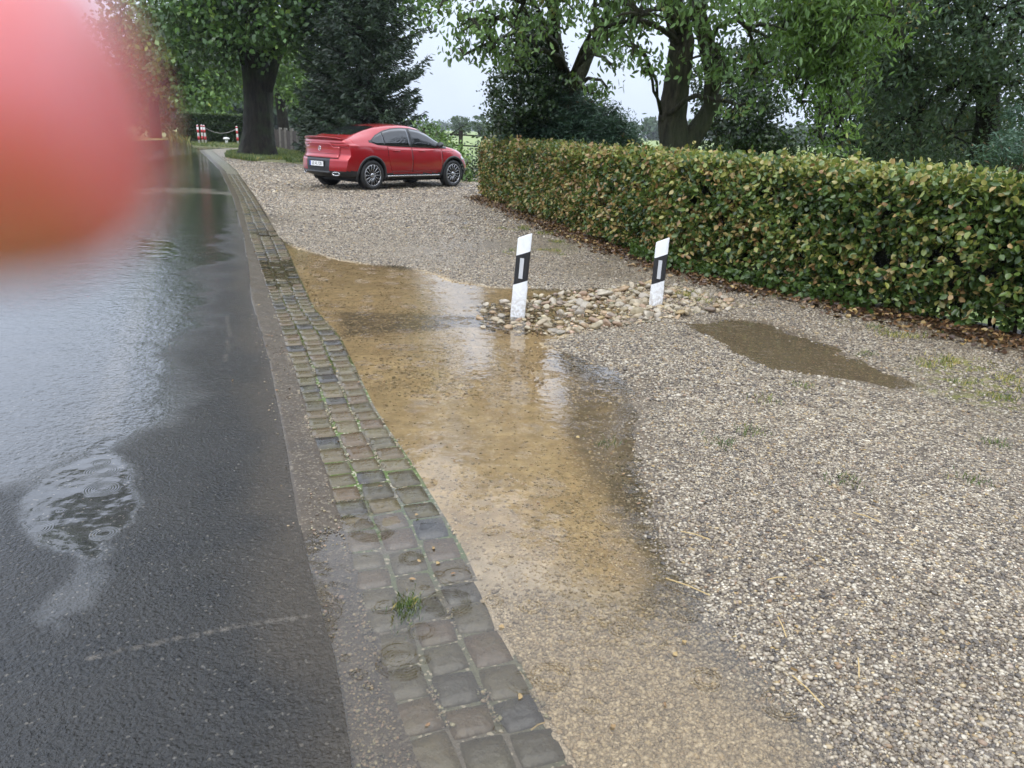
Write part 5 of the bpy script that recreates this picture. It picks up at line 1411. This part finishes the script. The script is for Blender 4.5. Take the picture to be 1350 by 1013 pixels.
# body
sx = np.unique(np.r_[np.linspace(0, .5, 26), np.linspace(.5, 1.5, 70), np.linspace(1.5, 3.3, 60), np.linspace(3.3, 4.4, 76), np.linspace(4.4, 4.73, 18)])
V = []; n_ring = 2 * NS - 2
for x_ in sx:
    P = sect_n(x_); ring = [(p[0], p[1]) for p in P] + [(-p[0], p[1]) for p in P[-2:0:-1]]
    V += [CP(x_, a, b) for a, b in ring]
F = [list(f) for f in grid_faces(len(sx), n_ring, wrap=True)]
nxr = 12
for end, x_ in ((0, sx[0]), (1, sx[-1])):
    P = sect_n(x_); base_ = end * (len(sx) - 1) * n_ring; rowsI = []
    for i in range(NS):
        L_ = base_ + i; R_ = base_ + (n_ring - i) % n_ring
        if i in (0, NS - 1): rowsI.append([L_]); continue
        row = [L_]
        for k in range(1, nxr):
            yy = P[i, 0] * (1 - 2 * k / nxr); V.append(CP(x_, yy, P[i, 1])); row.append(len(V) - 1)
        row.append(R_); rowsI.append(row)
    for i in range(NS - 1):
        a_, b_ = rowsI[i], rowsI[i + 1]
        if len(a_) == 1:
            for k in range(nxr): F.append([a_[0], b_[k], b_[k + 1]])
        elif len(b_) == 1:
            for k in range(nxr): F.append([a_[k], b_[0], a_[k + 1]])
        else:
            for k in range(nxr): F.append([a_[k], b_[k], b_[k + 1], a_[k + 1]])
mb = MB(); mb.add(V, F); body = mb.build("car_body", [M_paint, M_dark, M_plas], car, smooth=True)
WX = (0.0, 2.87); WZ = .365
nm = body.data
bmx = bmesh.new(); bmx.from_mesh(nm)
kill = []
for f in bmx.faces:
    c = f.calc_center_median()
    if abs(c.y) > .60 and min(math.hypot(c.x - wx, c.z - WZ) for wx in WX) < .436: kill.append(f)
bmesh.ops.delete(bmx, geom=kill, context='FACES')
bmx.to_mesh(nm); bmx.free()
for wx in WX:
    for s_ in (-1, 1):
        mb = MB(); mb.lathe([(s_ * .58, .001), (s_ * .58, .44), (s_ * .88, .44)], 40, 'y', (wx, 0, WZ))
        mb.V = [(v_[0], v_[1], max(v_[2], .20)) for v_ in mb.V]
        mb.build("wheel_well", M_dark, car, True)
mi = []
for p in nm.polygons:
    c = p.center; k = 0
    for wx in WX:
        pass
    if k == 0:
        xx = c.x + CX0
        # lower cladding, plastic lower bumpers
        low = .40 if xx > .95 and xx < 4.0 else (.50 if xx >= 4.0 else .475)
        if xx < 0.62: low = .475 + .10 * sstep(.50, .38, abs(c.y)) * (1 if xx < .3 else 0)
        if c.z < low * .99: k = 2
        if xx < 0.25 and abs(c.y) < .47 and c.z < .74 and p.normal.x < -.5: k = 2
    mi.append(k)
nm.polygons.foreach_set("material_index", mi)
nm.polygons.foreach_set("use_smooth", np.ones(len(mi), dtype=bool))
try:
    nm.set_sharp_from_angle(angle=R(38))
except Exception: pass

def strip_side(name, x0, x1, lo, hi, off, mat, parent, side=-1, nx=24, nz=6, thick=0.0):
    V = []
    for i in range(nx + 1):
        x_ = x0 + (x1 - x0) * i / nx; a, b = lo(x_), hi(x_)
        for j in range(nz + 1):
            z_ = a + (b - a) * j / nz; y_ = yside(x_, z_) + off
            V.append(CP(x_, side * y_, z_))
    mb = MB(); mb.add(V, [list(f) for f in grid_faces(nx + 1, nz + 1)])
    o = mb.build(name, mat, parent, smooth=True)
    so_ = o.modifiers.new("s", 'SOLIDIFY'); so_.thickness = max(thick, .006); so_.offset = 0
    return o
def patch_rear(name, y0, y1, lo, hi, off, mat, parent, ny=14, nz=6):
    V = []
    for i in range(ny + 1):
        y_ = y0 + (y1 - y0) * i / ny; a, b = lo(y_), hi(y_)
        for j in range(nz + 1):
            z_ = a + (b - a) * j / nz; p = CP(0, y_, z_); V.append((p[0] - off, p[1], p[2]))
    mb = MB(); mb.add(V, [list(f) for f in grid_faces(ny + 1, nz + 1)])
    o = mb.build(name, mat, parent, smooth=True); s_ = o.modifiers.new("s", 'SOLIDIFY'); s_.thickness = .01; s_.offset = 0
    return o
def patch_top(name, x0, x1, hw0, hw1, off, mat, parent, nx=18, ny=16, curve=.12):
    V = []
    for i in range(nx + 1):
        for j in range(ny + 1):
            v_ = -1 + 2 * j / ny; f = i / nx; hw = hw0 + (hw1 - hw0) * f
            bow0 = curve * v_ * v_; x_ = x0 + (x1 - x0) * f + bow0 * (1 if x1 > 2 else -1) * (-1 if x0 > 2 else 1) * .6
            y_ = v_ * hw; V.append((CP(x_, y_, 0)[0] if False else warp(x_, y_, 1.2) - CX0, y_, ztop(x_, y_) + off))
    mb = MB(); mb.add(V, [list(f) for f in grid_faces(nx + 1, ny + 1)]); return mb.build(name, mat, parent, smooth=True)
belt = lambda x_: float(np.interp(x_, [1.0, 1.2, 1.6, 2.5, 3.6], [1.16, 1.105, 1.085, 1.06, 1.04]))
def roofl(x_): return float(np.interp(x_, [1.0, 1.2, 1.5, 1.8, 2.1, 2.45, 2.75, 3.0, 3.25, 3.5, 3.6], [1.17, 1.29, 1.40, 1.465, 1.49, 1.485, 1.445, 1.365, 1.25, 1.10, 1.045]))
for side in (-1, 1):
    strip_side("window_trim", .93, 3.64, lambda x_: belt(x_) - .022, lambda x_: roofl(x_) + .022, .001, M_chrome if False else M_plas, car, side, 50, 6)
    strip_side("window", 1.04, 1.42, lambda x_: belt(x_) + .004, lambda x_: roofl(x_) - .004, .010, M_glass, car, side)
    strip_side("window", 1.46, 2.30, lambda x_: belt(x_) + .004, lambda x_: roofl(x_) - .004, .010, M_glass, car, side)
    strip_side("window", 2.38, 3.52, lambda x_: belt(x_) + .004, lambda x_: roofl(x_) - .004, .010, M_glass, car, side)
    for (dx0, dx1, hx) in ((1.50, 2.33, 1.66), (2.345, 3.42, 2.55)):
        lo_ = (lambda x_: .43 if x_ > 1.62 else .43 + (1.62 - x_) * 3.2)
        d_ = strip_side("door", dx0, dx1, lo_, lambda x_: belt(x_) - .03, .003, M_paint, car, side, 24, 10)
        # shut lines
        for xx in (dx0 - .006, dx1 + .002):
            strip_side("door_gap", xx, xx + .007, lambda x_: .43 if xx > 1.6 else .82, lambda x_: belt(x_) - .03, .005, M_dark, d_, side, 2, 10)
        hd_ = MB(); z_ = .955; pts = [Vector(CP(hx + f, side * (yside(hx + f, z_) + (.012 + .03 * math.sin(math.pi * f / .24))), z_)) for f in np.linspace(0, .24, 9)]
        hd_.tube(pts, [.008, .013, .015, .016, .016, .016, .015, .013, .008], 8); hd_.build("door_handle", M_paint, d_, True)
    strip_side("running_board", .98 + .50, .98 + 2.87 - .50, lambda x_: .325, lambda x_: .352, .028, M_chrome, car, side, 20, 2, thick=.03)
    strip_side("sill_trim", .98 + .46, .98 + 2.87 - .46, lambda x_: .27, lambda x_: .322, .012, M_plas, car, side, 20, 2, thick=.02)
    strip_side("crease_line", 1.0, 3.9, lambda x_: .985 - .012 * (x_ - 1), lambda x_: .997 - .012 * (x_ - 1), .004, M_paint, car, side, 40, 1)
    for wx in WX:
        mb = MB(); V = []; seg = 44
        for k in range(seg + 1):
            a = R(-14) + R(208) * k / seg
            for rr, of in ((.418, -.03), (.420, .016), (.468, .012), (.474, -.006)):
                x_, z_ = wx + rr * math.cos(a), WZ + rr * math.sin(a); y_ = yside(min(4.7, max(0.02, x_ + CX0)), max(.26, z_)); y_ = max(y_, .85) + of
                pp = CP(min(4.7, max(0.02, x_ + CX0)), side * y_, z_); V.append((x_ if wx < 1 else x_, side * y_, max(z_, .25)))
        mb.add(V, [list(f) for f in grid_faces(seg + 1, 4)]); mb.build("wheel_arch_trim", M_plas, car, True)
    # mirror
    mb = MB(); bmm = bmesh.new(); bmesh.ops.create_icosphere(bmm, subdivisions=3, radius=1)
    for v_ in bmm.verts: v_.co = Vector((v_.co.x * .085 + (3.22 - CX0) + .02 * v_.co.z, side * (1.02 + v_.co.y * .11), 1.115 + v_.co.z * .075))
    mir = bm_obj("wing_mirror", bmm, M_plas if side < 0 else M_paint, car, True)
    mb = MB(); mb.tube([(3.24 - CX0, side * .90, 1.05), (3.23 - CX0, side * .98, 1.09)], [.03, .025], 8); mb.build("mirror_arm", M_plas, mir, True)
    # lights
    strip_side("tail_light", .05, .52, lambda x_: 1.035 + .0 * x_, lambda x_: 1.10 - .04 * max(0, (x_ - .35)) / .17, .007, M_lens, car, side, 12, 3)
    patch_rear("tail_light", side * .40, side * .865, lambda y_: 1.035 + .02 * (abs(y_) < .5), lambda y_: 1.09, .010, M_lens, car)
    strip_side("headlight", 4.25, 4.62, lambda x_: .74, lambda x_: .80 + .05 * (4.62 - x_), .006, M_lens2, car, side, 10, 3)
# roof and rear features
patch_top("rear_window", .50, 1.30, .58, .52, .006, M_glass, car, curve=-.13)
patch_top("windscreen", 2.86, 3.52, .60, .72, .006, M_glass, car, curve=.12)
mb = MB(); V = []
for y_ in np.linspace(-.72, .72, 25):
    k = 1 - (abs(y_) / .72) ** 6; zc = ztop(.2, y_)
    xo = warp(.05, y_, 1.19) - CX0
    V += [(xo + .20, y_, ztop(.30, y_) + .004), (xo + .02, y_, zc + .028 * k), (xo - .045 * k, y_, zc + .022 * k), (xo - .04 * k, y_, zc + .004), (xo + .03, y_, zc - .03)]
mb.add(V, [list(f) for f in grid_faces(25, 5)]); mb.build("spoiler", M_paint, car, True)
tg = patch_rear("tailgate", -.66, .66, lambda y_: .76, lambda y_: 1.02 if abs(y_) > .4 else 1.11, .006, M_paint, car, 20, 8)
for z_ in (.752,): patch_rear("tailgate_gap", -.67, .67, lambda y_: z_, lambda y_: z_ + .010, .008, M_dark, tg, 20, 1)
patch_rear("tailgate_crease", -.55, .55, lambda y_: .86 + .0 * y_, lambda y_: .868, .016, M_paint, tg, 20, 1)
# emblem: ring with three arms
ex_ = CP(0, 0, .97)[0] - .022
mb = MB(); mb.tube([(ex_, .052 * math.cos(a), .97 + .052 * math.sin(a)) for a in np.linspace(0, 2 * math.pi, 25)], .005, 6, cap=False)
for k in range(3):
    a = R(90 + 120 * k); mb.tube([(ex_, 0, .97), (ex_, .05 * math.cos(a), .97 + .05 * math.sin(a))], [.011, .003], 6)
mb.build("emblem", M_chrome, tg, True)
# licence plate
px0 = CP(0, 0, .615)[0]
mb = MB(); mb.box((px0 - .008, 0, .615), (.012, .56, .15)); mb.build("plate_recess", M_dark, car)
mb = MB(); mb.box((px0 - .022, 0, .615), (.012, .52, .112)); pl = mb.build("licence_plate", M_wpaint, car)
mb = MB(); mb.box((px0 - .030, .239, .615), (.004, .042, .110)); mb.build("plate_band", plain("plate_blue", (0.01, 0.05, 0.35), .4), pl)
cu = bpy.data.curves.new("t", 'FONT'); cu.body = "LE VL 120"; cu.size = .105; cu.align_x = 'CENTER'; cu.align_y = 'CENTER'; cu.extrude = .001
to = bpy.data.objects.new("t", cu); COL.objects.link(to); bpy.context.view_layer.update()
tm = bpy.data.meshes.new_from_object(to.evaluated_get(bpy.context.evaluated_depsgraph_get())); bpy.data.objects.remove(to)
tm.materials.clear(); tx = link_mesh("plate_lettering", tm, M_dark, pl)
tx.matrix_local = Matrix.Translation((px0 - .030, -.02, .615)) @ Matrix(((0, 0, -1, 0), (-.86, 0, 0, 0), (0, 1, 0, 0), (0, 0, 0, 1)))
for s_ in (-1, 1):
    mb = MB(); c = Vector((CP(0, s_ * .60, .39)[0] - .012, s_ * .60, .395))
    prof = [Vector((0, .10 * math.cos(a), .038 * math.sin(a))) for a in np.linspace(0, 2 * math.pi, 25)]
    rot = Matrix.Rotation(-s_ * R(22), 3, 'Z') if True else None
    mb.tube([c + rot @ p for p in prof], .011, 6, cap=False); ep = mb.build("exhaust_tip", M_chrome, car, True)
    mb = MB(); V = [tuple(c + rot @ (p * .95) + Vector((-.002, 0, 0))) for p in prof[:-1]]; mb.add(V, [list(range(24))]); mb.build("exhaust_mouth", M_dark, ep)
mb = MB(); mb.box((px0 - .01, 0, .435), (.03, 1.0, .025)); mb.build("bumper_strip", plain("satin_trim", (.12, .12, .125), .35, metal=.5), car)
mb = MB(); mb.box((1.43, 0, .27), (3.6, 1.3, .14)); mb.build("underbody", M_dark, car)
mb = MB(); mb.tube([(.45, 0, 1.572), (.30, 0, 1.60), (.22, 0, 1.585)], [.02, .02, .006], 6)
# wheels
for wx in WX:
    for s_ in (-1, 1):
        yo = s_ * .90
        def Y(v_): return s_ * v_
        rim = MB(); nsp = 14
        for k in range(nsp):
            a = 2 * math.pi * k / nsp; ca, sa = math.cos(a), math.sin(a)
            for da in (-.045, .045):
                p0 = Vector((wx + .055 * math.cos(a), Y(.905), WZ + .055 * math.sin(a))); p1 = Vector((wx + .245 * math.cos(a + da), Y(.925), WZ + .245 * math.sin(a + da)))
                rim.tube([p0, p0.lerp(p1, .5), p1], [.008, .0055, .006], 5)
        rim.lathe([(Y(.915), .243), (Y(.93), .247), (Y(.93), .258), (Y(.915), .262)], 48, 'y', (wx, 0, WZ))
        rim.lathe([(Y(.925), .001), (Y(.925), .03), (Y(.91), .055), (Y(.89), .06)], 24, 'y', (wx, 0, WZ))
        wh = rim.build("wheel", M_alloy, car, True)
        mb = MB(); mb.lathe([(Y(.905), .26), (Y(.80), .25), (Y(.80), .001)], 40, 'y', (wx, 0, WZ)); mb.build("rim_barrel", M_dark, wh, True)
        mb = MB(); mb.lathe([(Y(.89), .255), (Y(.925), .262), (Y(.935), .30), (Y(.93), .335), (Y(.91), .358), (Y(.88), .365), (Y(.73), .365), (Y(.70), .355), (Y(.68), .30), (Y(.69), .25)], 56, 'y', (wx, 0, WZ)); mb.build("tyre", M_tyre, wh, True)

# ------------------------------------------------------------------ rainy haze
mb = MB(); mb.box((0, 440, 20.9), (1700, 1040, 43.6))
hz = mb.build("haze", None)
hmat = bpy.data.materials.new("haze"); hmat.use_nodes = True
hn = hmat.node_tree; hn.nodes.clear(); ho = hn.nodes.new("ShaderNodeOutputMaterial"); hv = hn.nodes.new("ShaderNodeVolumePrincipled")
hv.inputs["Color"].default_value = (0.86, 0.91, 1.0, 1); hv.inputs["Density"].default_value = 0.00022
hn.links.new(hv.outputs[0], ho.inputs["Volume"]); hz.data.materials.append(hmat)
tag(hz, "thin rainy haze over the fields", "haze", kind="stuff")

# ------------------------------------------------------------------ fingertip over the lens: a real hand beside the camera
t = NT("skin")
n = t.noise(900, 4)
t.set(Base_Color=t.mix(n, (0.42, 0.060, 0.065), (0.50, 0.105, 0.10)), Roughness=.42, Coat_Weight=1.0, Coat_Roughness=.3, Subsurface_Weight=.6, Subsurface_Radius=(1.0, .25, .12), Subsurface_Scale=.014, Normal=t.bump(n, .0003))  # deep red base paints in the light shining through the finger
M_backlit_skin = t.m
M_nail = plain("fingernail", (0.70, 0.42, 0.36), .25)
def hand():
    me = bpy.data.meshes.new("person_hand"); bm = bmesh.new(); sl_ = bm.verts.layers.skin.verify()
    def vtx(x, y, z, r_):
        v_ = bm.verts.new((x / 1000, y / 1000, -z / 1000)); v_[sl_].radius = (r_ / 1000, r_ / 1000); return v_
    # camera space in millimetres: x right, y up, z forward.  Left hand, index fingertip crosses in front of the lens
    wrist = vtx(-190, -55, -30, 26); wrist[sl_].use_root = True
    fore = vtx(-260, -110, -60, 30); fore2 = vtx(-340, -175, -95, 36)
    palm = vtx(-155, -28, -18, 25); palm2 = vtx(-125, -8, -8, 21)
    bm.edges.new((wrist, fore)); bm.edges.new((fore, fore2)); bm.edges.new((wrist, palm)); bm.edges.new((palm, palm2))
    def chain(start, pts):
        p = start
        for q_ in pts:
            v_ = vtx(*q_); bm.edges.new((p, v_)); p = v_
    chain(palm2, [(-102, 14, 6, 10.5), (-68, 22, 24, 9), (-46, 15.4, 33, 8.8), (-32, 12.2, 34, 8.8), (-23.5, 12, 34, 8.5), (-20.4, 12.6, 34, 7.9), (-16.9, 13.2, 34, 6.4)])
    chain(palm2, [(-104, -4, 12, 10.5), (-82, -14, 44, 9), (-88, -30, 60, 8.2), (-100, -38, 62, 7)])
    chain(palm, [(-122, -30, 14, 10), (-102, -42, 44, 8.6), (-110, -58, 56, 7.8), (-122, -62, 54, 6.8)])
    chain(palm, [(-140, -50, 10, 9), (-124, -64, 32, 7.5), (-130, -78, 42, 6.8), (-140, -82, 40, 6)])
    chain(palm, [(-142, -30, -44, 12), (-118, -14, -60, 10.5), (-94, 4, -62, 9)])
    bm.to_mesh(me); bm.free()
    o = bpy.data.objects.new("person_hand", me); COL.objects.link(o); me.materials.append(M_backlit_skin)
    m1 = o.modifiers.new("skin", 'SKIN'); m1.use_smooth_shade = True
    m2 = o.modifiers.new("sub", 'SUBSURF'); m2.levels = 2; m2.render_levels = 3
    o.matrix_world = cam.matrix_world
    return o
bpy.context.view_layer.update()
hd = hand()
bpy.context.view_layer.update()
hm = bpy.data.meshes.new_from_object(hd.evaluated_get(bpy.context.evaluated_depsgraph_get()))
hd.modifiers.clear(); hd.data = hm
mw = cam.matrix_world.copy(); hd.matrix_world = Matrix.Identity(4); hm.transform(mw)
tag(hd, "blurred fingertip of the photographer's hand reaching over the lens at the upper left", "hand")
print("verts hand", len(hm.vertices), "stones", len(placed))
